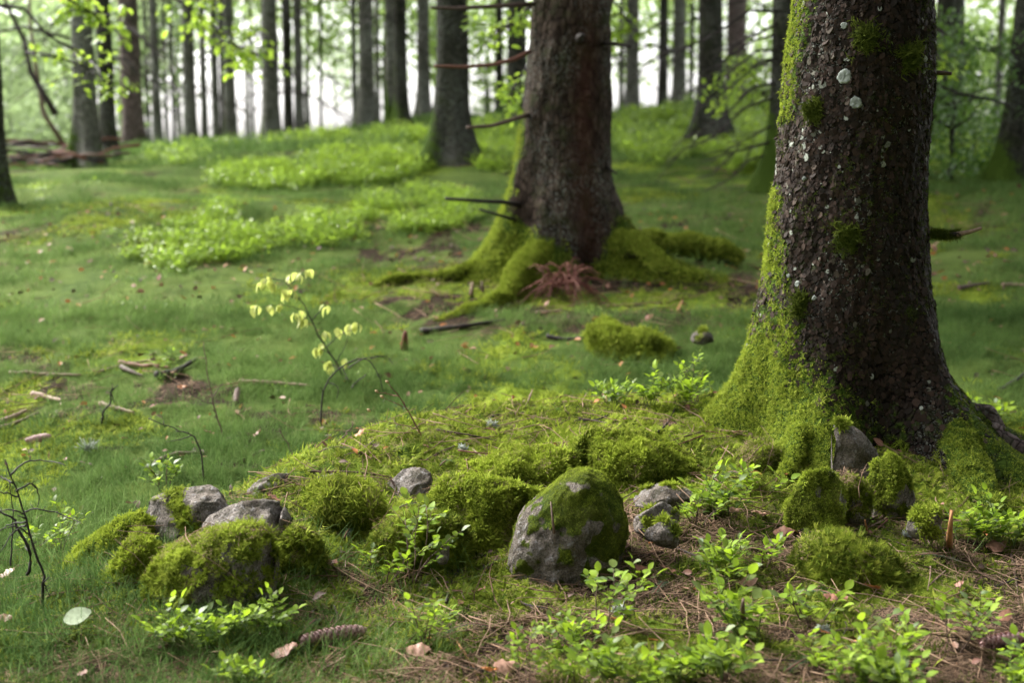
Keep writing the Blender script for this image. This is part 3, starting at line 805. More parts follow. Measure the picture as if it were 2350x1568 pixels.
# ------------------------------------------------------------------ trunks with root flare
def trunk_mesh(name, mat, cx, cy, zs, cxs, rs, lobes, zbase, nth=300, rough=.006, moss_fn=None, scale_n=40, seed=0, cys=None, lump=.02):
    """rings along zs; lobes = (angle deg, sigma deg, A at base, decay height)"""
    zs = np.asarray(zs); th = np.linspace(0, 2 * np.pi, nth, endpoint=False)
    TH, ZZ = np.meshgrid(th, zs)
    r = np.interp(ZZ, *rs)
    hz = np.clip(ZZ - zbase, -0.05, None)
    for (a, sg, A, dec) in lobes:
        d = (np.degrees(TH) - a + 180) % 360 - 180
        r = r + A * np.exp(-(d / sg) ** 2) * np.exp(-hz / dec)
    x0 = np.interp(ZZ, *cxs)
    pn = np.stack([np.cos(TH) * .25, np.sin(TH) * .25, ZZ], -1)
    r = r + lump * fbm(pn * np.array([1, 1, .5]), 5, seed, 3) + rough * fbm(pn * np.array([1.2, 1.2, .6]), scale_n, seed + 4, 3) 
    Xc = x0 + r * np.cos(TH); Yc = cy + r * np.sin(TH) + (0 if cys is None else np.interp(ZZ, *cys))
    V = np.stack([Xc, Yc, ZZ], -1).reshape(-1, 3)
    nz, nt = TH.shape
    i = np.arange(nz * nt).reshape(nz, nt); j = np.roll(i, -1, axis=1)
    Q = np.stack([i[:-1].ravel(), j[:-1].ravel(), j[1:].ravel(), i[1:].ravel()], 1)
    mk = moss_fn(TH.ravel(), ZZ.ravel(), V) if moss_fn else np.zeros(len(V))
    return V, Q, mk, TH.ravel(), ZZ.ravel()

def tris(Q): return np.concatenate([Q[:, [0, 1, 2]], Q[:, [0, 2, 3]]])

def finish_tree(name, label, cat, base, parts_group=None):
    root = empty(name, base); tag(root, label, cat, parts_group)
    return root

def crown_mesh_spruce(seed, h0=0.0, h1=9.0, rmax=1.7, n=520):
    g = np.random.default_rng(seed); V = []; T = []
    c = 0; S = Soup()
    for i in range(n):
        f = g.random() ** .8; z = h0 + (h1 - h0) * f
        a = g.uniform(0, 6.283); L = rmax * (1 - f * .85) * g.uniform(.6, 1.1)
        for k in range(4):
            rr = L * (k + .7) / 4.2; w = .42 * (1.15 - k / 4) * min(1, L)
            p = np.array([math.cos(a) * rr, math.sin(a) * rr, z - .25 * rr])
            d = np.array([math.cos(a), math.sin(a), -.35]); s_ = np.array([-math.sin(a), math.cos(a), 0])
            e = d * .34 * L
            q = [p - s_ * w * .5, p + e * .5 - s_ * w * .35 - np.array([0, 0, .1]), p + e, p + e * .5 + s_ * w * .35 - np.array([0, 0, .1]), p + s_ * w * .5]
            j = g.normal(0, .04, (5, 3)); S.add(np.array(q) + j, None, [(0, 1, 4), (1, 3, 4), (1, 2, 3)])
    return S.mesh('spruce_crown', M_NEEDLEG, smooth=False)
CROWNS = [crown_mesh_spruce(i) for i in range(3)]

# --- the big spruce on the right
T1Y = 3.98
tbl = [(0, 1832, 2142), (100, 1815, 2141), (200, 1806, 2139), (300, 1800, 2132), (400, 1788, 2126), (500, 1772, 2124), (600, 1768, 2126), (700, 1755, 2132)]
zz, xl, xr = [], [], []
for v, a, b in tbl:
    pa, pb = at(a, v, T1Y), at(b, v, T1Y); zz.append(pa.z); xl.append(pa.x); xr.append(pb.x)
zz, xl, xr = map(np.array, (zz, xl, xr)); o = np.argsort(zz); zz, xl, xr = zz[o], xl[o], xr[o]
zt = np.concatenate([[-.3, .2], zz, [3, 8, 13]])
rr_ = (xr - xl) / 2; cc_ = (xr + xl) / 2
rt = np.concatenate([[rr_[0] + .005, rr_[0] + .003], rr_, [rr_[-1] * .93, rr_[-1] * .7, .04]])
ct = np.concatenate([[cc_[0] + .02, cc_[0] + .01], cc_, [cc_[-1], cc_[-1] + .05, cc_[-1] + .1]])
lobes1 = [(182, 24, .42, .135), (-114, 21, .30, .13), (-44, 19, .40, .15), (-6, 15, .42, .11), (60, 28, .3, .12), (125, 25, .3, .12), (-140, 13, .06, .2)]
zs1 = np.concatenate([np.linspace(-.1, 1.75, 380), np.linspace(1.85, 13, 40)])
def moss1(th, z, V):
    d = np.degrees(th); left = np.exp(-(((d - 185 + 180) % 360 - 180) / 52) ** 2)
    leftn = np.exp(-(((d - 180 + 180) % 360 - 180) / 40) ** 2)
    n = fbm(V, 6, 61, 3); n2 = fbm(V, 2.2, 63, 2)
    ridge = sum(np.exp(-(((d - l_[0] + 180) % 360 - 180) / (l_[1] * .62)) ** 2) for l_ in lobes1 if l_[2] > .1)
    base = sstep(.48, .20, z) * (.50 + .28 * left + .38 * np.clip(ridge, 0, 1)) + left * sstep(.72, .42, z) * .75
    up = leftn * (.80 * sstep(.98, 1.08, z) + .80 * sstep(.56, .66, z) * sstep(.93, .84, z) + .15) 
    red = sstep(.14, .04, z) * np.exp(-(((d + 35 + 180) % 360 - 180) / 14) ** 2) * .9
    return np.clip(base + up + n * .42 + n2 * .15 - .12 - red, 0, 1)
V, Q, mk, TH, ZZ = trunk_mesh('trunk', M_BARK1, 0, T1Y, zs1, (zt, ct), (zt, rt), lobes1, .12, nth=320, moss_fn=moss1, seed=2, rough=.007)
tree1 = finish_tree('spruce_tree', 'large dark spruce on the right with a mossy flared base and round white lichens', 'tree', (.965, T1Y, .12))
base1 = np.array(tree1.location)
trunk1 = link('trunk', make_mesh('trunk', V - base1, Q, M_BARK1, attrs={'moss': mk}), tree1)
T_ = tris(Q)
low = (ZZ < 1.75).astype(float)
front = (V[:, 1] < T1Y + .08).astype(float)
# moss on the trunk
P, N, kk, ar = sample_surface(V, T_, np.clip(mk - .42, 0, .6) * low * front, 16000, 5)
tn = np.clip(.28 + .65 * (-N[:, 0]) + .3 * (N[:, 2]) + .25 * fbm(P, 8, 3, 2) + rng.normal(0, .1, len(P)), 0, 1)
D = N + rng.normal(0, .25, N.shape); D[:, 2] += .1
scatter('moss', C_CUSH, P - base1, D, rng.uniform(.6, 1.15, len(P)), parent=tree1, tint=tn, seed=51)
P, N, kk, ar = sample_surface(V, T_, np.clip(mk - .5, 0, .6) * low * front * sstep(.1, .8, -N.mean() + np.clip(-(V[:, 0] - .95) * 4, 0, 1)), 2600, 6)
D = N + rng.normal(0, .3, N.shape)
scatter('hanging_moss', C_HANG, P - base1, D, rng.uniform(.45, .85, len(P)), parent=tree1, tint=np.clip(.6 + rng.normal(0, .2, len(P)), 0, 1), seed=52)
# dark sparse moss over the front
dk = sstep(.05, .4, fbm(V * np.array([1, 1, .7]), 7, 71, 3) + .12) * (1 - mk)
P, N, kk, ar = sample_surface(V, T_, dk * low * front, 2600, 7)
scatter('dark_moss', C_HANGD, P - base1, N + rng.normal(0, .3, N.shape), rng.uniform(.25, .6, len(P)), parent=tree1, tint=rng.random(len(P)) * .4, seed=53)
# bark scales
P, N, kk, ar = sample_surface(V, T_, (1 - mk) * low * front * sstep(.25, .5, ZZ + .1), 17000, 8)
up = np.array([0, 0, 1.0])
D = N + rng.normal(0, .07, N.shape) * (1 + 2.5 * np.clip(-N[:, :1], 0, 1) ** 3); D[:, 2] += .06
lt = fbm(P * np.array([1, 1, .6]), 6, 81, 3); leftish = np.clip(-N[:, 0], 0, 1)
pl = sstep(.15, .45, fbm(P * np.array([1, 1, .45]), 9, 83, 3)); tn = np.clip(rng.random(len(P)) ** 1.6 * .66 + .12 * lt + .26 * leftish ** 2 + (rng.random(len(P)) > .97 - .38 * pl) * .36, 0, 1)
o = scatter('bark_scale', C_FLAKE, P - base1 + N * .001, D, np.clip(rng.lognormal(-5.42, .42, len(P)), .002, .011), parent=tree1, tint=tn, seed=54, spin=rng.normal(0, .6, len(P)))
link('crown', CROWNS[0], tree1, loc=(0, 0, 5.2), scale=1.2)

def lichen_disc(parent, base, u, v, rad, Y, seed):
    """thin crusty lichen disc lying on the bark"""
    c = at(u, v, Y); ang = math.acos(max(-1, min(1, (c.x - np.interp(c.z, zt, ct)) / np.interp(c.z, zt, rt))))
    r0 = np.interp(c.z, zt, rt)
    k = np.argmin((V1[:, 0] - c.x) ** 2 + (V1[:, 2] - c.z) ** 2 + 5 * np.maximum(0, V1[:, 1] - T1Y + .02) ** 2 * 100)
    p0 = Vector(V1[k]); nn = Vector((math.cos(ang), -math.sin(ang), 0))
    tx = Vector((0, 0, 1)).cross(nn).normalized(); tz = nn.cross(tx)
    S = Soup(); g = random.Random(seed); rings = 6; n = 22; VV = [p0 + nn * .006]
    for i in range(1, rings + 1):
        for j in range(n):
            a = 6.283 * j / n; r = rad * i / rings * (1 + .06 * math.sin(3 * a + seed) + .05 * math.sin(7 * a + seed) + (g.uniform(-.09, .09) if i == rings else 0))
            lift = (.0052 if i < rings - 1 else (.0045 if i < rings else -.004)) + g.uniform(-.0016, .0016)
            q = p0 + tx * math.cos(a) * r + tz * math.sin(a) * r + nn * lift
            q -= nn * (r * math.cos(a)) ** 2 / (2 * r0)
            VV.append(q)
    TT = [(0, 1 + j, 1 + (j + 1) % n) for j in range(n)]; QQ = []
    for i in range(rings - 1):
        for j in range(n):
            a_ = 1 + i * n + j; b_ = 1 + i * n + (j + 1) % n; QQ.append((a_, a_ + n, b_ + n, b_))
    arr = np.array([tuple(q) for q in VV]) - base
    o = link('lichen_patch', make_mesh('lichen_patch', arr, [np.array(QQ), np.array(TT)], M_LICHEN), parent)
    return o
V1 = V[(ZZ < 1.7)]
for (u, v, r) in ((1939, 174, .0215), (1963, 234, .018), (1942, 56, .010), (1856, 412, .006), (1868, 683, .007), (1838, 655, .009), (1822, 640, .006)):
    lichen_disc(tree1, base1, u, v, r, T1Y - .19, int(u))

def stub(parent, base, pts, r, mat, name='branch'):
    S = Soup(); rr = [r * (1 - .45 * i / (len(pts) - 1)) for i in range(len(pts))]
    S.tube([Vector(p) - Vector(base) for p in pts], rr, 8)
    return link(name, S.mesh(name, mat), parent)
b1 = Vector(base1)
# mossy stub with a bare pale tip on the right, snapped peg above it
p = [at(2105, 540, 3.95), at(2150, 538, 3.93), at(2205, 537, 3.91)]
s1 = stub(tree1, b1, p, .010, M_TWIGDARK); s1['label'] = 'moss wrapped snapped branch with a bare pale tip'
tip = stub(tree1, b1, [at(2195, 538, 3.915), at(2225, 532, 3.905), at(2253, 523, 3.90)], .0075, M_PALEWOOD, 'branch_tip'); tip['label'] = 'bare pale splintered end'
PP = np.array([list(at(2125 + rng.uniform(0, 75), 538, 3.925)) for _ in range(260)]); aa = rng.uniform(0, 6.283, 260)
NN = np.stack([rng.normal(0, .3, 260), np.cos(aa), np.sin(aa)], 1)
scatter('branch_moss', C_HANGD, PP + NN * .007 - base1, NN, rng.uniform(.5, .9, 260), parent=tree1, seed=61)
s2 = stub(tree1, b1, [at(2120, 165, 3.96), at(2150, 166, 3.93), at(2183, 168, 3.9)], .009, M_TWIG); s2['label'] = 'short reddish broken peg'
stub(tree1, b1, [at(2125, 800, 3.9), at(2150, 835, 3.86), at(2152, 880, 3.85)], .010, M_TWIGDARK)
# knots
for (u, v, s) in ((1990, 85, 1), (2085, 130, 1.2), (1945, 545, 1.1), (1845, 705, .9), (1880, 250, .8)):
    c = at(u, v, T1Y - .2); k = np.argmin((V1[:, 0] - c.x) ** 2 + (V1[:, 2] - c.z) ** 2 + 500 * np.maximum(0, V1[:, 1] - T1Y + .05) ** 2)
    q = V1[k]; m_ = 130
    P = q + rng.normal(0, .016 * s, (m_, 3)) * np.array([1, .3, 1]); NN = np.tile([0, -1.0, 0], (m_, 1)) + rng.normal(0, .4, (m_, 3))
    scatter('moss_clump', C_HANGD, P - base1, NN, rng.uniform(.6, 1.2, m_), parent=tree1, seed=int(u))

# roots as long limbs
def root_limb(parent, base, pts, radii, mat, moss=.5, seed=0, lumpy=.4, label=None, name='root', sides=28, tint=.5, dens=1.0, tuft=None):
    """pts world coordinates; smooth tube with noise"""
    P = [Vector(p) for p in pts]; n = 60; cps = []; rs = []
    m = len(P)
    for i in range(n):
        t = i / (n - 1) * (m - 1); k = min(int(t), m - 2); f = t - k
        p0 = P[max(k - 1, 0)]; p1 = P[k]; p2 = P[k + 1]; p3 = P[min(k + 2, m - 1)]
        cps.append(.5 * ((2 * p1) + (p2 - p0) * f + (2 * p0 - 5 * p1 + 4 * p2 - p3) * f * f + (3 * p1 - p0 - 3 * p2 + p3) * f ** 3))
        rs.append(radii[k] * (1 - f) + radii[k + 1] * f)
    v, q, t = tube(cps, rs, sides)
    N = vnormals(v, np.concatenate([tris(q), t]))
    rr = np.mean(radii)
    v = v + N * (rr * lumpy * fbm(v + seed, .55 / rr, seed, 3) + rr * .15 * fbm(v + seed, 2.2 / rr, seed, 2) + rr * .08 * fbm(v, 5 / rr, seed + 2, 2))[:, None]
    N = vnormals(v, np.concatenate([tris(q), t]))
    mk = sstep(-.15, .35, N[:, 2] * .7 + fbm(v, 8, seed, 3) * .8 + (moss - .5) * 2)
    b = np.array(base)
    o = link(name, make_mesh(name, v - b, [q, t], mat, attrs={'moss': mk}), parent)
    if label: o['label'] = label
    A = np.concatenate([tris(q), t])
    length = sum((cps[i + 1] - cps[i]).length for i in range(n - 1))
    P_, N_, _, _ = sample_surface(v, A, np.clip(mk - .35, 0, 1) * sstep(-.7, .1, N[:, 2]), max(50, int(min(3500, 26000 * length * rr * 4 * dens * max(.1, moss)))), seed)
    if moss > .15 and len(P_):
        scatter('moss', tuft or C_CUSH, P_ - b, N_ + rng.normal(0, .28, N_.shape), rng.uniform(.7, 1.2, len(P_)), parent=o if False else parent,
                tint=np.clip(tint + .3 * N_[:, 2] + rng.normal(0, .12, len(P_)), 0, 1), seed=seed)
    return o
def G(u, v, dz=0): p = on_ground(u, v); return Vector((p.x, p.y, p.z + dz))
root_limb(tree1, base1, [Vector((1.15, 3.92, .20)), at(2240, 960, 3.95), at(2290, 1010, 3.90), at(2350, 1050, 3.85), at(2440, 1090, 3.8)], [.06, .045, .04, .035, .03], M_BARKR, moss=.08, seed=3, label='bare reddish brown root running off to the right')
root_limb(tree1, base1, [Vector((1.12, 3.9, .17)), at(2180, 1010, 3.75), at(2215, 1075, 3.6), at(2260, 1140, 3.45), at(2300, 1185, 3.38)], [.085, .075, .06, .045, .02], M_BARK1, moss=.75, seed=4, tint=.2, label='mossy front root reaching towards the lower right')
root_limb(tree1, base1, [Vector((.85, 3.85, .17)), at(1845, 1000, 3.72), at(1815, 1055, 3.60), at(1800, 1100, 3.5)], [.05, .04, .03, .012], M_BARK1, moss=.8, seed=5, tint=.5)
root_limb(tree1, base1, [Vector((.65, 3.98, .20)), at(1640, 955, 4.0), at(1590, 975, 3.98), at(1540, 1000, 3.95)], [.06, .045, .03, .01], M_BARK1, moss=.8, seed=6, tint=.7)
root_limb(tree1, base1, [at(2200, 1060, 3.7), at(2260, 1085, 3.65), at(2340, 1110, 3.6), at(2420, 1130, 3.6)], [.03, .035, .03, .02], M_BARK1, moss=.6, seed=8, tint=.1)

# --- second spruce (middle)
T2Y = 7.2
tb2 = [(0, 1228, 1402), (150, 1216, 1398), (300, 1200, 1397), (400, 1190, 1402), (480, 1182, 1412)]
zz, xl, xr = [], [], []
for v, a, b in tb2:
    pa, pb = at(a, v, T2Y), at(b, v, T2Y); zz.append(pa.z); xl.append(pa.x); xr.append(pb.x)
zz, xl, xr = map(np.array, (zz, xl, xr)); o = np.argsort(zz); zz, xl, xr = zz[o], xl[o], xr[o]
z2 = np.concatenate([[0, .5], zz, [4, 9, 14]])
r2 = np.concatenate([[.262, .26], (xr - xl) / 2, [.175, .11, .04]]); c2 = np.concatenate([[.30, .285], (xr + xl) / 2, [.3, .33, .35]])
lobes2 = [(-14, 24, .50, .13), (-118, 20, .28, .13), (186, 26, .30, .22), (-152, 14, .14, .25), (50, 30, .3, .15), (120, 30, .3, .15), (-66, 14, -.06, .4)]
zb2 = gz1(.3, 7.1)
zs2 = np.concatenate([np.linspace(zb2 - .15, 2.7, 260), np.linspace(2.8, 14, 30)])
def moss2(th, z, V):
    d = np.degrees(th); left = np.exp(-(((d - 190 + 180) % 360 - 180) / 38) ** 2)
    right = np.exp(-(((d + 20 + 180) % 360 - 180) / 36) ** 2)
    n = fbm(V, 4, 61, 3); h = z - zb2
    return np.clip(sstep(.38, .05, h) * 1.0 + left * sstep(1.2, .2, h) * .8 + left * .32 + right * sstep(.6, .2, h) * .7 + n * .45 - .22
                   - .8 * np.exp(-(((d + 70 + 180) % 360 - 180) / 22) ** 2) * sstep(.0, .12, h), 0, 1)
V, Q, mk, TH, ZZ = trunk_mesh('trunk', M_BARK2, 0, T2Y, zs2, (z2, c2), (z2, r2), lobes2, zb2, nth=240, moss_fn=moss2, seed=8, rough=.012, scale_n=22, lump=.03)
# the groove that makes the trunk look like two stems
tree2 = finish_tree('spruce_tree', 'thick brown spruce in mid distance with mossy spreading roots and dead side branches', 'tree', (.29, T2Y, zb2))
base2 = np.array(tree2.location)
d2 = (np.degrees(TH) + 68 + 180) % 360 - 180
red = np.exp(-(d2 / 17) ** 2) * sstep(2.1, 1.3, ZZ) * (1 - mk)
link('trunk', make_mesh('trunk', V - base2, Q, M_BARK2, attrs={'moss': mk, 'red': red}), tree2)
T_ = tris(Q); low = (ZZ < 2.4).astype(float); front = (V[:, 1] < T2Y + .1).astype(float)
P, N, kk, ar = sample_surface(V, T_, np.clip(mk - .4, 0, .6) * low * front, 6500, 15)
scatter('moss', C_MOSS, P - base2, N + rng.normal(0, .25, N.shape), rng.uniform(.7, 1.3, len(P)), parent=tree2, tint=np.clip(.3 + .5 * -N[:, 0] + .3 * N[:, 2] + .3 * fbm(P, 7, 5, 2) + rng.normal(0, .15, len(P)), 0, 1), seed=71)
link('crown', CROWNS[1], tree2, loc=(0, 0, 5.4), scale=1.2)
b2 = Vector(base2)
for pts, r, mt in (([(1225, 8, 7.1), (1120, 14, 6.9), (1050, 18, 6.75), (990, 17, 6.6)], .016, M_TWIG),
                   ([(1215, 118, 7.1), (1180, 135, 6.95), (1130, 148, 6.8), (1060, 153, 6.65), (998, 151, 6.5)], .016, M_STEM),
                   ([(1215, 262, 7.1), (1175, 274, 6.9), (1130, 288, 6.8), (1072, 292, 6.7)], .017, M_TWIG),
                   ([(1195, 470, 7.05), (1150, 463, 6.9), (1100, 461, 6.8), (1022, 455, 6.7)], .017, M_TWIGDARK),
                   ([(1195, 508, 7.05), (1150, 495, 6.95), (1100, 480, 6.9)], .013, M_TWIGDARK),
                   ([(1380, 98, 7.1), (1420, 100, 7.0), (1447, 106, 6.9)], .015, M_TWIGDARK),
                   ([(1330, 88, 7.02), (1330, 84, 6.9), (1338, 80, 6.8)], .03, M_TWIGDARK),
                   ([(1395, 385, 7.1), (1415, 398, 7.0)], .012, M_TWIGDARK)):
    stub(tree2, b2, [at(*q) for q in pts], r * .75, mt)
root_limb(tree2, base2, [Vector((.5, 7.1, zb2 + .15)), at(1470, 570, 6.9), at(1530, 615, 6.75), at(1610, 640, 6.7)], [.085, .05, .03, .012], M_BARK2, moss=.75, seed=13, tint=.25, tuft=C_MOSS)
root_limb(tree2, base2, [Vector((.17, 7.0, zb2 + .15)), at(1195, 620, 6.75), at(1165, 672, 6.5), at(1120, 700, 6.35), at(1010, 745, 6.1)], [.075, .052, .035, .028, .014], M_BARK2, moss=.75, seed=14, tint=.45, tuft=C_MOSS)
root_limb(tree2, base2, [Vector((.05, 7.2, zb2 + .1)), at(1080, 620, 7.0), at(1000, 640, 6.95), at(930, 640, 6.9), at(860, 655, 6.8)], [.05, .028, .02, .018, .01], M_BARK2, moss=.45, seed=15, tint=.4, tuft=C_MOSS)
# mossy fallen log right of it
lg = finish_tree('fallen_log', 'short mossy log lying behind the right root of the middle spruce', 'log', at(1560, 575, 7.4))
root_limb(lg, lg.location, [at(1450, 548, 7.6), at(1520, 560, 7.5), at(1600, 570, 7.4), at(1655, 580, 7.35), at(1700, 600, 7.3)], [.035, .055, .065, .06, .03], M_BARKD, moss=.7, seed=16, name='log', tint=.2, tuft=C_MOSS)

# red dry fern at its foot
fe = on_ground(1300, 690); fr = empty('dead_fern', (fe.x, fe.y, fe.z + .07)); tag(fr, 'dry rust red fern clump at the foot of the middle spruce', 'fern')
for i in range(80):
    S = Soup(); a = rnd.uniform(0, 6.283); el = rnd.uniform(.0, 1.3); L = rnd.uniform(.18, .34); fx_, fy_ = rnd.gauss(0, .035), rnd.gauss(0, .03)
    d = Vector((math.cos(a) * math.cos(el), math.sin(a) * math.cos(el), math.sin(el)))
    pts = [d * L * t + Vector((fx_, fy_, -.22 * t * t)) + Vector((0, 0, .01)) for t in (0, .33, .66, 1)]
    S.tube(pts, [.003, .0026, .002, .001], 4)
    sd = Vector((-math.sin(a), math.cos(a), 0))
    for t in np.linspace(.2, 1, 12):
        k = min(int(t * 3), 2); p = pts[k].lerp(pts[k + 1], t * 3 - k)
        for sg in (-1, 1):
            S.ribbon(p, d * .5 + sd * sg + Vector((0, 0, rnd.uniform(-.3, .3))), .024 * (1.2 - t * .7), .0045, .5, 2)
    link('frond', S.mesh('frond', M_REDFERN), fr)

# ------------------------------------------------------------------ background trunks
def branch_mesh(seed):
    g = random.Random(seed); S = Soup(); L = g.uniform(.5, 1.3)
    pts = [Vector((L * t, g.uniform(-.05, .05) * t, -.45 * L * t * t + g.uniform(-.05, .05))) for t in (0, .25, .5, .75, 1)]
    S.tube(pts, [.011, .009, .007, .005, .002], 5)
    for k in range(5):
        t = g.uniform(.2, .95); i = min(int(t * 4), 3); p = pts[i].lerp(pts[i + 1], t * 4 - i)
        d = Vector((.6, g.choice((-1, 1)) * .7, g.uniform(-.5, .1)))
        S.tube([p, p + d * .12, p + d * .25 + Vector((0, 0, -.04))], [.005, .004, .002], 4)
    return S.mesh('branch', M_TWIGDARK)
BR = [branch_mesh(i) for i in range(7)]
# unseen spruces added around and behind the viewpoint to darken the front light
S = Soup(); _g = random.Random(5)
_cm = CROWNS[1]; _cv = np.zeros(len(_cm.vertices) * 3, np.float32); _cm.vertices.foreach_get('co', _cv); _cv = _cv.reshape(-1, 3)
_ct = np.zeros(len(_cm.loops), np.int32); _cm.loops.foreach_get('vertex_index', _ct); _ct = _ct.reshape(-1, 3)
for (tx, ty, z0, sc_) in ((5.6, 1.5, 2.2, 1.0), (3.4, -1.6, 1.6, 1.1), (1.2, -3.2, 1.5, 1.15), (-1.4, -3.4, 1.7, 1.1), (6.8, -1.0, 1.2, 1.3), (3.2, -5.2, 1.0, 1.4), (-.4, -6.2, 1.0, 1.4), (-3.6, -5.6, 1.2, 1.3), (7.4, 2.9, 1.4, 1.3), (-4.2, -2.6, 2.4, 1.0)):
    a_ = _g.uniform(0, 6.28); ca, sa = math.cos(a_), math.sin(a_); zz_ = gz1(tx, ty)
    S.add(np.stack([(_cv[:, 0] * ca - _cv[:, 1] * sa) * sc_ * 1.2 + tx, (_cv[:, 0] * sa + _cv[:, 1] * ca) * sc_ * 1.2 + ty, _cv[:, 2] * sc_ + z0 + zz_], 1), None, _ct)
    S.tube([(tx, ty, zz_ - .2), (tx, ty, zz_ + 4), (tx, ty, zz_ + 10)], [.2, .16, .05], 10)
tag(link('added_shade_forest', S.mesh('added_shade_forest', M_NEEDLEG, smooth=False)), 'dense unseen spruce wood added around and behind the viewpoint to darken the front light', 'forest', None, 'stuff')
_bt = {}
def bg_tree(label, u, w, vb, Y, mat, lean=0.0, flare=1.0, moss=.25, nb=5, seed=0, crown=True, side=None, cz=5.0, name='spruce_tree'):
    b = at(u, vb, Y); bz = min(b.z, gz1(b.x, Y)) ; r = w / 2 / F * Y
    root = empty(name, (b.x, Y, gz1(b.x, Y))); tag(root, label, 'tree')
    dz = b.z - gz1(b.x, Y)
    zs = np.concatenate([np.linspace(-.3, 3.6, 70), np.linspace(3.9, 13, 20)])
    nth = 36; g = random.Random(seed)
    lob = [(g.uniform(0, 360), 28, r * g.uniform(.5, 1.1) * flare, .16 + r * .5) for _ in range(3)] + [(-90 + g.uniform(-40, 40), 30, r * .9 * flare, .2), (180, 25, r * .9 * flare, .2), (0, 25, r * .9 * flare, .2)]
    cxs = (np.array([-.3, 0, 3, 13]), np.array([0, 0, lean * 3, lean * 13]))
    rs = (np.array([-.3, .3, 3, 13]), np.array([r * 1.08, r * 1.04, r * .95, r * .15]))
    def mf(th, z, V):
        d = np.degrees(th); left = np.exp(-(((d - 190 + 180) % 360 - 180) / 50) ** 2)
        return np.clip(sstep(.7, .05, z) * (.22 + moss) + left * moss + fbm(V + seed, 3, seed, 3) * .4 - .1, 0, 1)
    V, Q, mk, TH, ZZ = trunk_mesh('trunk', mat, 0, 0, zs, cxs, rs, lob, 0.0, nth=nth, moss_fn=mf, seed=seed, rough=r * .06, lump=r * .14, scale_n=14)
    link('trunk', make_mesh('trunk', V, Q, mat, attrs={'moss': mk}), root)
    for i in range(nb * 2 if nb else 0):
        z = g.uniform(.7, 3.4); a = g.uniform(0, 6.283) if side is None else side + g.uniform(-.7, .7)
        o = link('branch', BR[g.randrange(len(BR))], root, loc=(lean * z + math.cos(a) * r * .8, math.sin(a) * r * .8, z), rot=(0, g.uniform(-.15, .25), a), scale=g.uniform(.6, 1.3))
    if crown: link('crown', CROWNS[seed % 3], root, loc=(lean * cz, 0, cz + g.uniform(-.4, .8)), rot=(0, 0, g.uniform(0, 6)), scale=g.uniform(.9, 1.2))
    return root
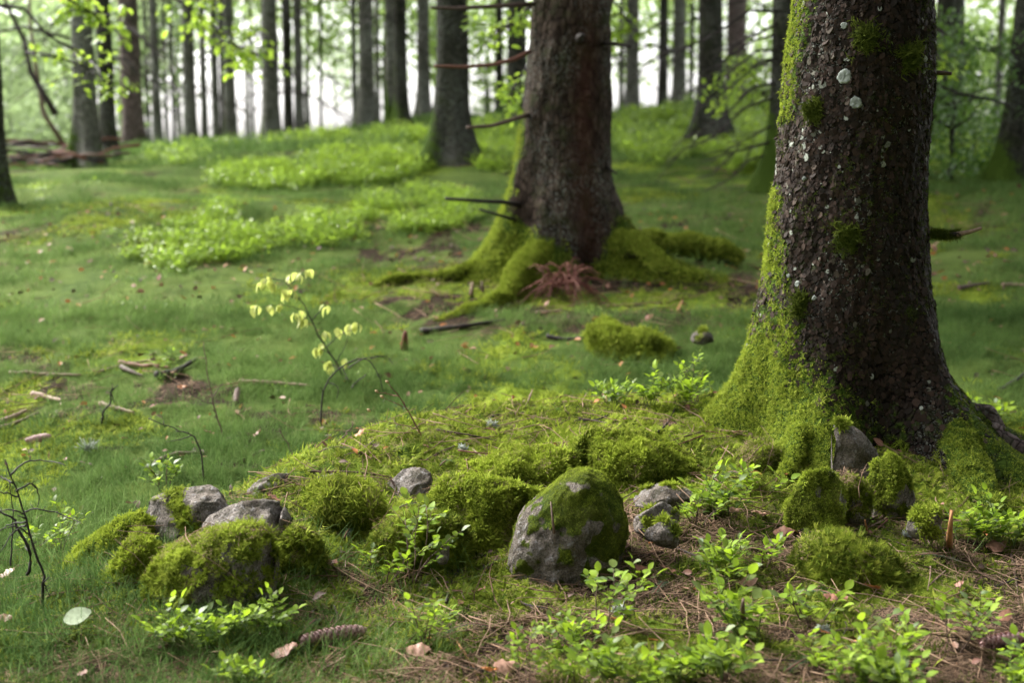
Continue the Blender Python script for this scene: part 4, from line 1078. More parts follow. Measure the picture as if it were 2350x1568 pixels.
BT = [
 ('black trunk cut by the left edge of the picture', -6, 44, 465, 9.3, M_BARKD, 0, 1.2, .2, 7, 0.2),
 ('grey green trunk second from the left edge', 203, 46, 400, 12, M_BARKG, -.002, 1.3, .35, 5, None),
 ('dark slim trunk touching the grey green one on its right', 252, 34, 388, 13, M_BARKD, -.008, .5, .1, 4, None),
 ('reddish grey straight trunk left of the bright gaps', 308, 44, 345, 16, M_BARKR, -.007, .9, .0, 3, None),
 ('slim grey trunk standing right of the reddish one', 362, 20, 338, 19, M_BARKG, 0, .8, .15, 4, None),
 ('thinnest stem in the first bright gap', 400, 8, 318, 23, M_BARKD, 0, .5, .1, 2, None),
 ('medium grey trunk right of the thinnest stem', 438, 26, 328, 20, M_BARKG, .002, .8, .3, 5, None),
 ('narrow grey trunk in the left cluster of four', 471, 15, 326, 22, M_BARKG, 0, .5, .2, 4, None),
 ('pale narrow trunk in the middle of the left cluster', 497, 17, 322, 21, M_BARKG, 0, .5, .1, 4, None),
 ('dark narrow trunk behind the left cluster', 514, 13, 320, 23, M_BARKD, 0, .5, .1, 4, None),
 ('grey trunk on the left border of the widest bright gap', 531, 24, 325, 20, M_BARKG, 0, .7, .2, 4, None),
 ('tall ringed trunk on the right border of the widest bright gap', 624, 37, 335, 18, M_BARKG, 0, .9, .25, 6, None),
 ('dark slim trunk right of the ringed trunk', 663, 20, 316, 21, M_BARKD, 0, .6, .15, 6, None),
 ('pale slim trunk beside the dark slim one', 688, 19, 318, 21, M_BARKG, 0, .6, .1, 5, None),
 ('pale grey trunk right of the second bright gap', 843, 34, 306, 19, M_BARKG, 0, .8, .15, 5, None),
 ('yellow mossed trunk with a twin pressed against it', 898, 24, 322, 17, M_BARKG, 0, .9, .6, 4, None),
 ('dark twin trunk leaning on the yellow mossed one', 921, 30, 330, 16.4, M_BARKD, 0, .9, .3, 5, None),
 ('grey trunk between the twins and the dark foreground trunk', 973, 28, 300, 20, M_BARKG, 0, .8, .15, 4, None),
 ('stout dark mossy trunk left of the middle spruce', 1040, 68, 388, 11, M_BARKD, 0, 1.2, .3, 3, None),
 ('slender dark stem in green leaves left of the middle spruce', 1146, 16, 292, 22, M_BARKD, 0, .5, .1, 4, None),
 ('dark trunk half hidden by the middle spruce', 1186, 40, 300, 15, M_BARKD, 0, .8, .2, 3, None),
 ('first grey trunk right of the middle spruce', 1451, 28, 272, 20, M_BARKG, -.002, .8, .15, 5, None),
 ('slim trunk left of a close pair in the right gaps', 1520, 21, 256, 22, M_BARKD, 0, .6, .1, 4, None),
 ('right hand trunk of the close pair in the right gaps', 1557, 29, 252, 21, M_BARKG, 0, .6, .1, 5, None),
 ('dark grey trunk with a flared mossy foot in the right half', 1628, 52, 385, 12, M_BARKD, -.016, 1.5, .25, 3, None),
 ('dull grey trunk behind the dead branches', 1686, 42, 262, 19, M_BARKR, 0, .8, .1, 5, None),
 ('dark trunk with many drooping dead branches beside the big spruce', 1795, 62, 400, 9.6, M_BARKD, .004, 1.5, .5, 0, None),
 ('black trunk right behind the big spruce', 2172, 60, 330, 12.5, M_BARKD, -.012, .8, .1, 4, None),
 ('thin green grey stem near the right edge', 2286, 15, 300, 17, M_BARKG, .003, .6, .4, 3, None),
 ('far slim pole behind the first bright gap', 383, 9, 318, 26, M_BARKG, .002, .5, .1, 4, None),
 ('far slim pole left of the ringed trunk', 582, 8, 318, 27, M_BARKG, -.004, .5, .1, 4, None),
 ('far slim pole in the second bright gap', 737, 7, 305, 26, M_BARKD, .01, .5, .1, 4, None),
 ('far pale pole just right of the second gap', 815, 12, 300, 25, M_BARKG, 0, .5, .1, 4, None),
 ('far slim pole left of the twins', 868, 11, 300, 24, M_BARKG, 0, .5, .1, 4, None),
 ('far slim pole behind the reddish trunk', 342, 10, 330, 24, M_BARKG, 0, .5, .1, 4, None),
 ('far slim pole right of the middle spruce', 1425, 11, 268, 25, M_BARKG, 0, .5, .1, 4, None),
 ('far slim pole between the right pair and the flared trunk', 1585, 10, 250, 25, M_BARKD, 0, .5, .1, 4, None),
 ('leaning black mossy trunk cut by the right edge', 2322, 52, 402, 9.2, M_BARKD, .045, 1.4, .4, 2, None),
]
BTO = []
for i, (lb, u, w, vb, Yb, mt, ln, fl, ms, nb, sd) in enumerate(BT):
    BTO.append(bg_tree(lb, u, w, vb, Yb, mt, ln, fl, ms, nb, seed=i * 7 + 3))
# the drooping dead branches of the trunk beside the big spruce
dt = BTO[26]
for (u, v, a, s) in ((1775, 60, 180, 1.0), (1770, 110, 200, .9), (1772, 128, 175, .8), (1770, 185, 190, 1.0), (1768, 230, 170, .9), (1765, 290, 185, .8), (1765, 330, 195, 1.0), (1762, 355, 180, .7), (1772, 85, 150, .8), (1775, 20, 190, 1.2)):
    p = at(u + 15, v, 9.55) - Vector(dt.location)
    link('branch', BR[rnd.randrange(7)], dt, loc=p, rot=(0, rnd.uniform(0, .25), R(a)), scale=s)

# ------------------------------------------------------------------ broad-leaved foliage
def crown_mesh(seed, rx, ry, rz, n, leaf, mat, clumps=40, name='crown', low=1.0):
    g = np.random.default_rng(seed)
    C = g.normal(0, 1, (clumps, 3)); C /= np.linalg.norm(C, axis=1, keepdims=True); C *= (g.random((clumps, 1)) ** .45)
    C *= np.array([rx, ry, rz]) * .9
    k = g.integers(0, clumps, n)
    P = C[k] + g.normal(0, 1, (n, 3)) * np.array([rx, ry, rz]) * .13
    d = g.normal(0, 1, (n, 3)); d[:, 2] -= .3; d /= np.linalg.norm(d, axis=1, keepdims=True)
    s = np.cross(d, g.normal(0, 1, (n, 3))); s /= np.linalg.norm(s, axis=1, keepdims=True)
    L = leaf * g.uniform(.6, 1.3, (n, 1))
    V = np.stack([P, P + d * L * .5 + s * L * .32, P + d * L, P + d * L * .5 - s * L * .32], 1).reshape(-1, 3)
    i = np.arange(n)[:, None] * 4
    return make_mesh(name, V, i + np.array([[0, 1, 2, 3]]), mat, smooth=False)
CR_A = [crown_mesh(i, 2.2, 2.2, 2.0, 3000, .13, M_CROWNLEAF, 40) for i in range(3)]
CR_P = [crown_mesh(i + 5, 2.4, 2.4, 2.4, 3600, .14, M_CROWNPALE, 46) for i in range(3)]
CR_D = [crown_mesh(i + 9, .9, .9, 1.0, 2600, .07, M_SHRUB, 30) for i in range(2)]

def small_trunk(seed, h, r, mat, parent, lean=0):
    g = random.Random(seed); S = Soup()
    pts = [Vector((lean * z + g.uniform(-.06, .06) * z / h, g.uniform(-.05, .05), z - .2)) for z in np.linspace(0, h, 7)]
    S.tube(pts, [r * (1 - .7 * i / 6) for i in range(7)], 7)
    for i in range(5):
        k = g.randint(2, 5); p = pts[k]; a = g.uniform(0, 6.283); d = Vector((math.cos(a), math.sin(a), .6))
        S.tube([p, p + d * h * .14, p + d * h * .26 + Vector((0, 0, .1))], [r * .4, r * .28, r * .1], 5)
    me = S.mesh('trunk', mat); 
    a = me.attributes.new('moss', 'FLOAT', 'POINT')
    return link('trunk', me, parent)
def leafy(label, u, vc, Y, crowns, h, sc, r=.07, seed=0, name='broadleaf_tree', cat='tree', mat=None):
    """vc: picture height of the crown centre"""
    c = at(u, vc, Y); gzv = gz1(c.x, Y)
    root = empty(name, (c.x, Y, gzv)); tag(root, label, cat)
    small_trunk(seed, max(.8, c.z - gzv + .3), r, mat or M_BARKG, root)
    g = random.Random(seed)
    link('crown', crowns[seed % len(crowns)], root, loc=(0, 0, c.z - gzv), rot=(0, 0, g.uniform(0, 6)), scale=sc)
    return root
# left: a wall of foliage; centre: higher crowns, sky under them; right: mixed
LV = [('pale leafy tree filling the far left background', 40, 170, 24, CR_P, 1.15), ('pale leafy tree behind the two left trunks', 150, 120, 27, CR_P, 1.1),
      ('low pale bush under the left foliage', 95, 285, 21, CR_P, .62), ('pale green tree behind the reddish trunk', 265, -10, 29, CR_P, 1.0),
      ('leafy tree above the first bright gap', 400, -75, 31, CR_P, 1.0), ('leafy tree above the widest bright gap', 560, -65, 32, CR_A, .95),
      ('distant pale tree hanging over the second bright gap', 770, 130, 38, CR_P, .62), ('tall leafy tree top left of centre', 700, -75, 27, CR_A, 1.0),
      ('leafy tree behind the yellow mossed twins', 880, -20, 30, CR_A, .9), ('leafy tree behind the stout dark trunk', 1000, -20, 31, CR_A, 1.0),
      ('bright leafy tree left of the middle spruce', 1120, 80, 25, CR_A, .8), ('leafy tree right of the middle spruce', 1440, -20, 27, CR_A, .85),
      ('leafy tree above the right bright gaps', 1560, -40, 30, CR_A, .9), ('bright leafy tree behind the dead branches', 1710, 60, 26, CR_A, .8),
      ('bright low leafy bush at the foot of the dead branches', 1735, 270, 17, CR_A, .42), ('leafy tree behind the big spruce', 2000, 60, 24, CR_A, 1.1),
      ('leafy tree in the upper right corner', 2240, 30, 26, CR_A, .95), ('leafy tree at the right edge background', 2380, 160, 22, CR_A, .95),
      ('mid green bush at the right end of the ridge', 2230, 270, 22, CR_A, .75), ('pale hedge like tree far outside left', -180, 200, 22, CR_P, 1.2),
      ('bush between leaning stems on the left', 10, 300, 18, CR_P, .45)]
for i, (lb, u, vc, Yb, cr, sc) in enumerate(LV): leafy(lb, u, vc, Yb, cr, 0, sc, seed=i * 3 + 1)
# dark young shrub tree behind the big spruce, right
leafy('dark evergreen shrub with drooping sprays right of the big spruce', 2185, 235, 9.5, CR_D, 0, .62, r=.03, seed=2, name='shrub', cat='shrub', mat=M_BARKD)
leafy('low dark shrub under the evergreen one', 2215, 300, 10.5, CR_D, 0, .5, r=.02, seed=3, name='shrub', cat='shrub', mat=M_BARKD)

# hanging leafy sprays of nearer broad-leaved branches
def leaf_shape(L, W, fold=.25, curl=.2, n=5, wavy=0.0, name='leaf', mat=None, seed=0):
    g = random.Random(seed); V = []; Q = []
    for i in range(n + 1):
        t = i / n; w = W / 2 * math.sin(math.pi * min(1, t * .93 + .035)) ** .75 * (1.15 - .3 * t)
        z = -curl * L * t * t + g.uniform(-wavy, wavy) * L
        x = L * t
        V += [(x, -w, z + fold * w + g.uniform(-wavy, wavy) * L), (x, 0, z), (x, w, z + fold * w + g.uniform(-wavy, wavy) * L)]
    for i in range(n):
        a = 3 * i; Q += [(a, a + 3, a + 4, a + 1), (a + 1, a + 4, a + 5, a + 2)]
    return make_mesh(name, V, np.array(Q), mat)
def spray(label, pts, Y, mat, n, leafL, seed, spread=.12):
    g = random.Random(seed); P = [at(u, v, Y) for u, v in pts]
    root = empty('leafy_branch', P[0]); tag(root, label, 'branch')
    S = Soup(); b = P[0]; S.tube([p - b for p in P], [.012 * (1 - .7 * i / len(P)) for i in range(len(P))], 5)
    twigs = []
    for i in range(14):
        t = g.uniform(.1, 1) * (len(P) - 1); k = min(int(t), len(P) - 2); p = P[k].lerp(P[k + 1], t - k) - b
        d = Vector((g.uniform(-1, 1), g.uniform(-1, 1), g.uniform(-.8, .3))).normalized() * spread * g.uniform(1, 2.2)
        S.tube([p, p + d * .5, p + d + Vector((0, 0, -.03))], [.004, .003, .002], 4); twigs.append((p, d))
    link('stem', S.mesh('stem', M_TWIGDARK), root)
    leafL *= .62; n = int(n * 1.9)
    lm = [leaf_shape(leafL, leafL * .62, .2, .25, 4, name='leaf', mat=mat, seed=seed + q) for q in range(2)]
    for i in range(n):
        p, d = twigs[g.randrange(len(twigs))]
        q = p + d * g.uniform(.2, 1.05) + Vector((g.uniform(-1, 1), g.uniform(-1, 1), g.uniform(-1, 1))) * .05
        link('leaf', lm[g.randrange(2)], root, loc=q, rot=(g.uniform(-.6, .6), g.uniform(-.2, .9), g.uniform(0, 6.28)), scale=g.uniform(.7, 1.25))
spray('bright green leafy spray hanging at the top left', [(110, -30), (170, 5), (215, 30), (245, 55)], 9.0, M_BRIGHTLEAF, 95, .085, 1)
spray('leafy spray drooping in front of the second left trunk', [(60, 120), (130, 130), (190, 150), (245, 190)], 9.5, M_BRIGHTLEAF, 60, .08, 2)
spray('leafy spray crossing the left cluster of trunks', [(380, -20), (450, 30), (500, 70), (545, 105)], 10.0, M_BRIGHTLEAF, 95, .095, 3, .16)
spray('leafy spray in the widest bright gap', [(500, 90), (560, 110), (600, 130), (635, 150)], 11.0, M_BRIGHTLEAF, 60, .09, 4)
spray('bright leafy spray beside the upper left of the middle spruce', [(1240, -10), (1210, 20), (1180, 50), (1150, 70)], 8.2, M_BRIGHTLEAF, 60, .07, 5)
spray('bright leafy spray left of the middle spruce at mid height', [(1230, 130), (1200, 170), (1180, 200), (1165, 240)], 8.4, M_BRIGHTLEAF, 70, .075, 6)
spray('leafy twigs in the gap right of the middle spruce', [(1400, -10), (1430, 30), (1450, 70)], 12, M_BRIGHTLEAF, 60, .1, 7, .2)
spray('leafy twigs on the stem left of the big spruce', [(1790, 130), (1740, 150), (1700, 160), (1660, 150)], 10, M_BRIGHTLEAF, 110, .075, 8, .2)
spray('low leafy twigs beside the big spruce', [(1790, 200), (1740, 215), (1690, 225)], 10, M_BRIGHTLEAF, 90, .075, 9, .2)
spray('dark leafy twigs at the right upper gap', [(2140, 60), (2190, 90), (2240, 110), (2300, 120)], 9, M_SHRUB, 130, .06, 10, .2)
spray('dark leafy twigs lower at the right gap', [(2140, 190), (2200, 215), (2260, 225), (2320, 240)], 9, M_SHRUB, 130, .06, 11, .2)
spray('yellow green leafy twigs right of the big spruce', [(2135, 100), (2160, 140), (2170, 190)], 8.5, M_BRIGHTLEAF, 70, .06, 12, .14)

# leaning dead stems and a brush pile on the far left
def pole(name, label, cat, pts, r, mat, sides=6, group=None):
    P = [Vector(p) for p in pts]; b = P[0].copy()
    S = Soup(); n = len(P); S.tube([p - b for p in P], [r * (1 - .55 * i / (n - 1)) for i in range(n)], sides)
    o = link(name, S.mesh(name, mat), loc=b); tag(o, label, cat, group); return o
pole('dead_sapling_pole', 'bent dead stem leaning left among the far left foliage', 'stem', [at(128, 262, 14), at(100, 215, 14), at(70, 165, 14), at(55, 90, 14), at(20, 20, 14), at(0, -30, 14)], .035, M_TWIGDARK)
pole('dead_sapling_pole', 'thin dead stem rising beside the bent one', 'stem', [at(145, 330, 15), at(100, 260, 15), at(85, 170, 15), at(70, 60, 15), at(65, -40, 15)], .03, M_TWIG)
hp = on_ground(95, 385); heap = empty('brush_heap', hp); tag(heap, 'dark reddish heap of fallen brushwood among the far left trunks', 'brush heap')
for i in range(60):
    S = Soup(); c = Vector((rnd.gauss(0, .30), rnd.uniform(-.3, .5), abs(rnd.gauss(.10, .07)))); a = rnd.uniform(-.5, .5) + (math.pi if i % 2 else 0); L = rnd.uniform(.08, .28)
    d = Vector((math.cos(a), math.sin(a), rnd.uniform(-.25, .3))) * L
    S.tube([c - d, c + Vector((0, 0, .03)), c + d], [rnd.uniform(.008, .018), .012, .006], 6)
    link('stick', S.mesh('stick', (M_TWIGDARK, M_TWIG, M_TWIGDARK, M_STEM)[i % 4]), heap)

# ------------------------------------------------------------------ bilberry plants
M_BILBOLD = mat_leaf('older_bilberry_leaf', (.055, .10, .018), (.13, .17, .04), (.18, .25, .03), trans=.3, rough=.45, spec=.25)
LEAF_B = [leaf_shape(.0195, .0135, .2, .25, 4, .02, name='leaf', mat=m_, seed=i) for i, m_ in enumerate((M_BILB, M_BILB, M_BILBOLD))]
def bil_proto(seed, h=.13, nst=5, per=9, spread=.5):
    """returns stem soup mesh and list of (leafmesh, matrix)"""
    g = random.Random(seed); S = Soup(); leaves = []
    for s in range(nst):
        a = g.uniform(0, 6.283); t = g.uniform(.15, spread); p = Vector((math.cos(a) * .008, math.sin(a) * .008, -.01))
        d = Vector((math.cos(a) * t, math.sin(a) * t, 1)).normalized(); L = h * g.uniform(.7, 1.15); pts = [p.copy()]
        for k in range(5):
            d = (d + Vector((g.uniform(-.22, .22), g.uniform(-.22, .22), .02 if k < 3 else -.12))).normalized(); p = p + d * L / 5; pts.append(p.copy())
        S.tube(pts, [.0017, .0015, .0013, .0011, .0009, .0006], 4, a=.3)
        br = [(pts[2 + (q % 3)], (Vector((g.uniform(-1, 1), g.uniform(-1, 1), .6))).normalized(), L * g.uniform(.3, .5)) for q in range(3)]
        segs = [(pts[3], pts[5])]
        for (q, dd, l) in br:
            e = q + dd * l; mpt = q + dd * l * .5 + Vector((0, 0, .004)); S.tube([q, mpt, e], [.001, .0008, .0005], 3, a=.3); segs.append((q, e))
        for (q0, q1) in segs:
            ax = (q1 - q0); l = ax.length; ax.normalize(); m = per // 2
            for k in range(m):
                f = .25 + .78 * k / max(1, m - 1); pp = q0.lerp(q1, f); an = g.uniform(-.5, .5) + math.pi * (k % 2)
                sd = Vector((math.cos(an), math.sin(an), 0)); hd = Vector((-ax.y, ax.x, 0)); hd = hd.normalized() if hd.length > 1e-3 else Vector((1, 0, 0))
                dirv = (ax * .5 + hd * (1 if k % 2 else -1) * .8 + sd * .45 + Vector((0, 0, g.uniform(-.1, .35)))).normalized()
                if k == m - 1: dirv = (ax + Vector((0, 0, .2))).normalized()
                zv = Vector((g.uniform(-.4, .4), g.uniform(-.4, .4), 1)); yv = zv.cross(dirv).normalized(); zv = dirv.cross(yv)
                M = Matrix((dirv, yv, zv)).transposed().to_4x4() * 1.0
                sc = g.uniform(.7, 1.2); M = Matrix.Translation(pp) @ M @ Matrix.Scale(sc, 4)
                leaves.append((g.randrange(3), M))
    return S.mesh('stem', M_TWIG if seed % 2 else M_GREENSTEM), leaves
BP = [bil_proto(1, .13, 4, 11), bil_proto(2, .11, 6, 10, 1.0), bil_proto(3, .16, 4, 12, .5), bil_proto(4, .09, 7, 9, 1.3), bil_proto(5, .08, 4, 9, 1.1)]
def bilberry(label, u, v, k, sc=1.0, rz=0.0, tilt=0.0, name='bilberry_plant', cat='plant', yaw=None):
    b = on_ground(u, v)
    root = empty(name, (b.x, b.y, b.z - .005), (tilt, 0, rz), sc); tag(root, label, cat, 'bilberry plants on the mound and foreground')
    st, lv = BP[k]
    link('stem', st, root)
    for (i, M) in lv: link('leaf', LEAF_B[i], root, matrix=M)
    return root
BL = [
 ('tall bilberry sprig left of the big boulder', 935, 1345, 2, 1.15), ('bilberry shoot crowding the foot of that tall sprig', 885, 1330, 4, 1.0),
 ('leftmost wide bilberry bush in the lower left', 440, 1495, 1, 1.0), ('middle of the lower left bilberry bush', 510, 1480, 3, 1.0), ('right side of the lower left bilberry bush', 590, 1480, 1, .9),
 ('lone bilberry sprig with one upright leaf below centre', 985, 1490, 0, .85), ('bilberry sprig in front of the big boulder', 1385, 1450, 0, 1.15),
 ('bilberry plant spreading left below the boulder', 1290, 1500, 3, 1.05), ('small bilberry sprig at the bottom centre', 1205, 1585, 2, .75),
 ('bilberry plant at the bottom right of centre', 1440, 1590, 1, 1.15), ('low bilberry spray right of that bottom plant', 1530, 1585, 3, 1.0),
 ('bluish bilberry plant on litter right of the boulder', 1640, 1330, 3, 1.15), ('bilberry sprig just above the bluish plant', 1745, 1300, 4, 1.0),
 ('bilberry plant below the small domed moss cushion', 1670, 1175, 1, 1.15), ('bilberry sprig left of the grey wedge rock', 1735, 1140, 4, 1.1), ('low bilberry sprig beside the flat pale slab', 1600, 1205, 4, 1.1),
 ('largest bilberry bush of the lower right', 1735, 1500, 1, 1.35), ('bilberry bush filling the gap under the largest one', 1650, 1560, 3, 1.2),
 ('bilberry sprig above the pale fallen leaves lower right', 1860, 1430, 4, 1.15), ('bilberry sprig below the pale fallen leaves', 1895, 1545, 4, 1.1),
 ('upright bilberry with broad leaves lower right', 2030, 1545, 0, 1.05), ('broad leaved bilberry nearest the dark hollow', 2190, 1500, 0, .95),
 ('bilberry plant by the orange stick', 2215, 1265, 1, 1.2), ('bilberry plant at the right edge behind the orange stick', 2310, 1255, 3, 1.1),
 ('bilberry bush on the bottom edge lower right', 2060, 1600, 3, 1.2), ('bilberry sprig in the bottom right corner', 2310, 1585, 1, 1.0), ('bilberry tuft between the lower right bushes', 1960, 1605, 1, 1.0),
 ('small bilberry cut by the bottom edge lower left', 560, 1590, 3, .8), ('tiny bilberry shoot behind the overhanging left rock', 375, 1120, 4, 1.1),
 ('bilberry shoot at the left beside the dead sapling', 130, 1275, 2, .8), ('pale bilberry shoot behind the dead sapling', 70, 1270, 4, .9),
 ('bilberry patch front left on the mound crest', 1420, 935, 3, 1.1), ('bilberry patch centre on the mound crest', 1490, 930, 1, 1.1), ('bilberry patch right on the mound crest', 1560, 930, 3, 1.15), ('tall thin bilberry by the left root', 1600, 930, 2, .9),
 ('bilberry behind the roots at the right edge', 2290, 985, 3, 1.2), ('bilberry shoot right of the big spruce base', 2245, 970, 4, 1.2), ('sparse bilberry in the bottom middle litter', 1330, 1570, 4, .9),
]
for i, (lb, u, v, k, s) in enumerate(BL): bilberry(lb, u, v, k, s, rz=i * 1.7, tilt=rnd.uniform(-.15, .15))

# bilberry swathes in the mid distance (nobody could count them)
def bil_far(seed):
    g = random.Random(seed); S = Soup()
    for i in range(46):
        p = np.array([g.uniform(-.13, .13), g.uniform(-.13, .13), g.uniform(.03, .17)])
        d = np.array([g.uniform(-1, 1), g.uniform(-1, 1), g.uniform(-.3, .4)])
        sd = np.cross(d, [g.uniform(-.4, .4), g.uniform(-.4, .4), 1]); d /= np.linalg.norm(d); sd /= np.linalg.norm(sd); L = g.uniform(.028, .052)
        S.add([p, p + d * L * .5 + sd * L * .33, p + d * L, p + d * L * .5 - sd * L * .33], [(0, 1, 2, 3)])
    for i in range(6):
        a = g.uniform(0, 6.28); S.tube([(0, 0, -.02), (math.cos(a) * .06, math.sin(a) * .06, .08), (math.cos(a) * .1, math.sin(a) * .1, .15)], [.002, .0015, .001], 3)
    return S.mesh('bilberry_clump', M_BILBFAR, smooth=False)
C_BILF = proto_collection('bilberry_far', [bil_far(i) for i in range(5)])
def swathe(name, label, polys, n, sc, seed):
    g = np.random.default_rng(seed); P = []
    tot = sum((b - a) * (d - c) for a, b, c, d in polys)
    for (a, b, c, d) in polys:
        for i in range(int(n * (b - a) * (d - c) / tot)):
            ang = g.uniform(0, 6.28); rr = math.sqrt(g.random())
            u = (a + b) / 2 + math.cos(ang) * rr * (b - a) / 2; v = (c + d) / 2 + math.sin(ang) * rr * (d - c) / 2
            P.append(on_ground(u, v))
    P = np.array([tuple(p) for p in P]); nse = fbm(P[:, :2], 2.6, seed, 3); P = P[nse > -.2]
    P[:, 2] -= .02
    o = scatter(name, C_BILF, P, np.tile([0, 0, 1.0], (len(P), 1)) + g.normal(0, .15, (len(P), 3)), g.uniform(*sc, len(P)), seed=seed)
    tag(o, label, 'ground cover')
swathe('bilberry_swathe', 'bright green bilberry swathe across the meadow left of the middle spruce', [(290, 480, 540, 625), (380, 640, 495, 600), (560, 860, 480, 570), (800, 1100, 430, 540), (460, 560, 470, 520)], 900, (.35, .62), 5)
swathe('ridge_bilberry', 'bilberry cover along the ridge among the far trunks', [(470, 760, 385, 440), (700, 960, 340, 430), (850, 1000, 350, 400), (560, 700, 390, 420), (1080, 1190, 300, 400), (330, 470, 330, 380)], 700, (.4, .8), 6)
swathe('hill_bilberry', 'bilberry covered rise right of the middle spruce', [(1400, 1600, 265, 380), (1560, 1800, 255, 370), (1640, 1800, 330, 400)], 700, (.5, 1.0), 7)
x, y, q = region(420, 4.6, 14, 61, .6); k = clear_of(x, y) & (fbm(np.stack([x, y], 1), 1.2, 62, 2) > -.1); x, y = x[k], y[k]
tag(scatter('meadow_seedlings', C_BILF, np.stack([x, y, gz(x, y) - .03], 1), gnormal(x, y), rng.uniform(.2, .5, len(x)), seed=63), 'tiny bright seedlings dotted over the meadow', 'ground cover')
swathe('ridge_undergrowth', 'low scrub breaking the skyline of the ridge between trunk feet', [(280, 560, 318, 345), (560, 1000, 312, 335), (330, 380, 300, 330), (480, 560, 300, 330), (860, 1000, 300, 330), (1060, 1190, 290, 330), (1400, 1800, 240, 275)], 420, (.4, 1.0), 9)
swathe('right_ground_cover', 'darker low plants in the right background', [(2140, 2340, 330, 390), (2230, 2360, 250, 340)], 200, (.7, 1.3), 8)

# ------------------------------------------------------------------ saplings and dead twigs
def curve3(pts, n=14):
    P = [Vector(p) for p in pts]; m = len(P); out = []
    for i in range(n):
        t = i / (n - 1) * (m - 1); k = min(int(t), m - 2); f = t - k
        p0 = P[max(k - 1, 0)]; p1 = P[k]; p2 = P[k + 1]; p3 = P[min(k + 2, m - 1)]
        out.append(.5 * ((2 * p1) + (p2 - p0) * f + (2 * p0 - 5 * p1 + 4 * p2 - p3) * f * f + (3 * p1 - p0 - 3 * p2 + p3) * f ** 3))
    return out
def twiggy(name, label, cat, Y, stems, mat, r0=.003):
    """stems: list of picture paths [(u,v),...]; first is the main stem and its base stands on the ground"""
    b = at(*stems[0][0], Y); root = empty(name, b); tag(root, label, cat)
    for i, st in enumerate(stems):
        S = Soup(); c = [p - b for p in curve3([at(u, v, Y + rnd.uniform(-.03, .03) * (i > 0)) for u, v in st])]
        r = r0 * (1 if i == 0 else .55)
        for q_ in c[1:-1]: q_ += Vector((rnd.uniform(-1, 1), rnd.uniform(-1, 1), rnd.uniform(-1, 1))) * r * .9
        for q_ in c[3:-1:2]:
            if rnd.random() < .6: S.tube([q_, q_ + Vector((rnd.uniform(-1, 1), rnd.uniform(-1, 1), rnd.uniform(-.2, 1))) * r * 5], [r * .5, r * .25], 4)
        S.tube(c, [r * (1 - .65 * k / (len(c) - 1)) for k in range(len(c))], 6)
        link('stem' if i == 0 else 'twig', S.mesh('stem', mat), root)
    return root, b
# beech sapling
g0 = on_ground(790, 880)
sap, sb = twiggy('beech_sapling', 'beech sapling with drooping pale yellow new leaves in the meadow', 'sapling', g0.y, [
    [(792, 882), (770, 830), (740, 785), (715, 735), (690, 690), (660, 655), (650, 640)], [(660, 655), (685, 640), (710, 622)], [(650, 645), (625, 640), (600, 650)],
    [(700, 715), (670, 705), (640, 700), (580, 708)], [(715, 735), (735, 715), (752, 705)], [(705, 725), (690, 740), (685, 750)],
    [(750, 795), (780, 770), (820, 750)], [(762, 815), (745, 805), (735, 800)], [(772, 830), (790, 800), (800, 770)], [(775, 845), (758, 835), (750, 850)], [(690, 690), (665, 680), (645, 680)]], M_TWIGDARK, .0035)
LEAF_Y = [leaf_shape(.036, .024, .5, .5, 5, .02, 'leaf', M_BEECH, i) for i in range(3)]
for (u, v, n) in ((705, 622, 4), (685, 632, 4), (662, 638, 4), (650, 668, 5), (612, 642, 3), (625, 655, 4), (600, 655, 2), (655, 676, 4), (672, 672, 3), (640, 705, 3), (620, 707, 3), (585, 708, 4), (745, 708, 4), (690, 715, 2), (688, 735, 4), (680, 725, 3), (700, 740, 2),
                  (745, 768, 4), (775, 760, 4), (800, 750, 5), (818, 747, 4), (738, 798, 4), (730, 803, 2), (755, 835, 4), (790, 830, 2), (752, 848, 2)):
    p = at(u, v - 4, g0.y + rnd.uniform(-.04, .04)) - sb
    for k in range(n):
        M = Matrix.Translation(p + Vector((rnd.uniform(-.009, .009), rnd.uniform(-.02, .02), rnd.uniform(-.004, .006)))) @ Euler((rnd.uniform(-.5, .5), rnd.uniform(.5, 1.3), rnd.uniform(0, 6.28))).to_matrix().to_4x4() @ Matrix.Scale(rnd.uniform(.7, 1.05), 4)
        link('leaf', LEAF_Y[k % 3], sap, matrix=M)
g1 = on_ground(736, 982)
twiggy('arched_twig', 'dark dead twig arching over beside the beech sapling', 'twig', g1.y, [[(736, 985), (738, 930), (748, 880), (785, 840), (830, 822), (855, 835), (873, 870), (880, 900)],
       [(785, 840), (800, 875)], [(850, 824), (885, 818), (903, 838)], [(800, 845), (830, 825), (870, 818), (895, 830)], [(750, 878), (775, 890), (772, 925)], [(840, 860), (815, 880), (805, 890)]], M_TWIGDARK, .0035)
g1 = on_ground(540, 1085)
twiggy('bare_twig', 'thin bare twig standing upright in the meadow grass', 'twig', on_ground(512, 1010).y, [[(520, 1040), (500, 960), (480, 880), (467, 785)], [(492, 925), (470, 922), (440, 905), (405, 880)], [(488, 910), (500, 895), (510, 880)]], M_TWIG, .0035)
twiggy('bare_twig', 'short dark twig with a hooked foot left of the upright one', 'twig', on_ground(240, 975).y, [[(240, 985), (235, 960), (252, 920), (257, 882)], [(254, 900), (262, 925)], [(235, 960), (228, 965)]], M_TWIGDARK, .005)
twiggy('bare_twig', 'curved bare twig bending over the grass above the left rocks', 'twig', on_ground(470, 1105).y, [[(468, 1105), (460, 1040), (440, 1000), (400, 985), (340, 960)], [(440, 1000), (410, 1010), (380, 1015)]], M_TWIGDARK, .003)
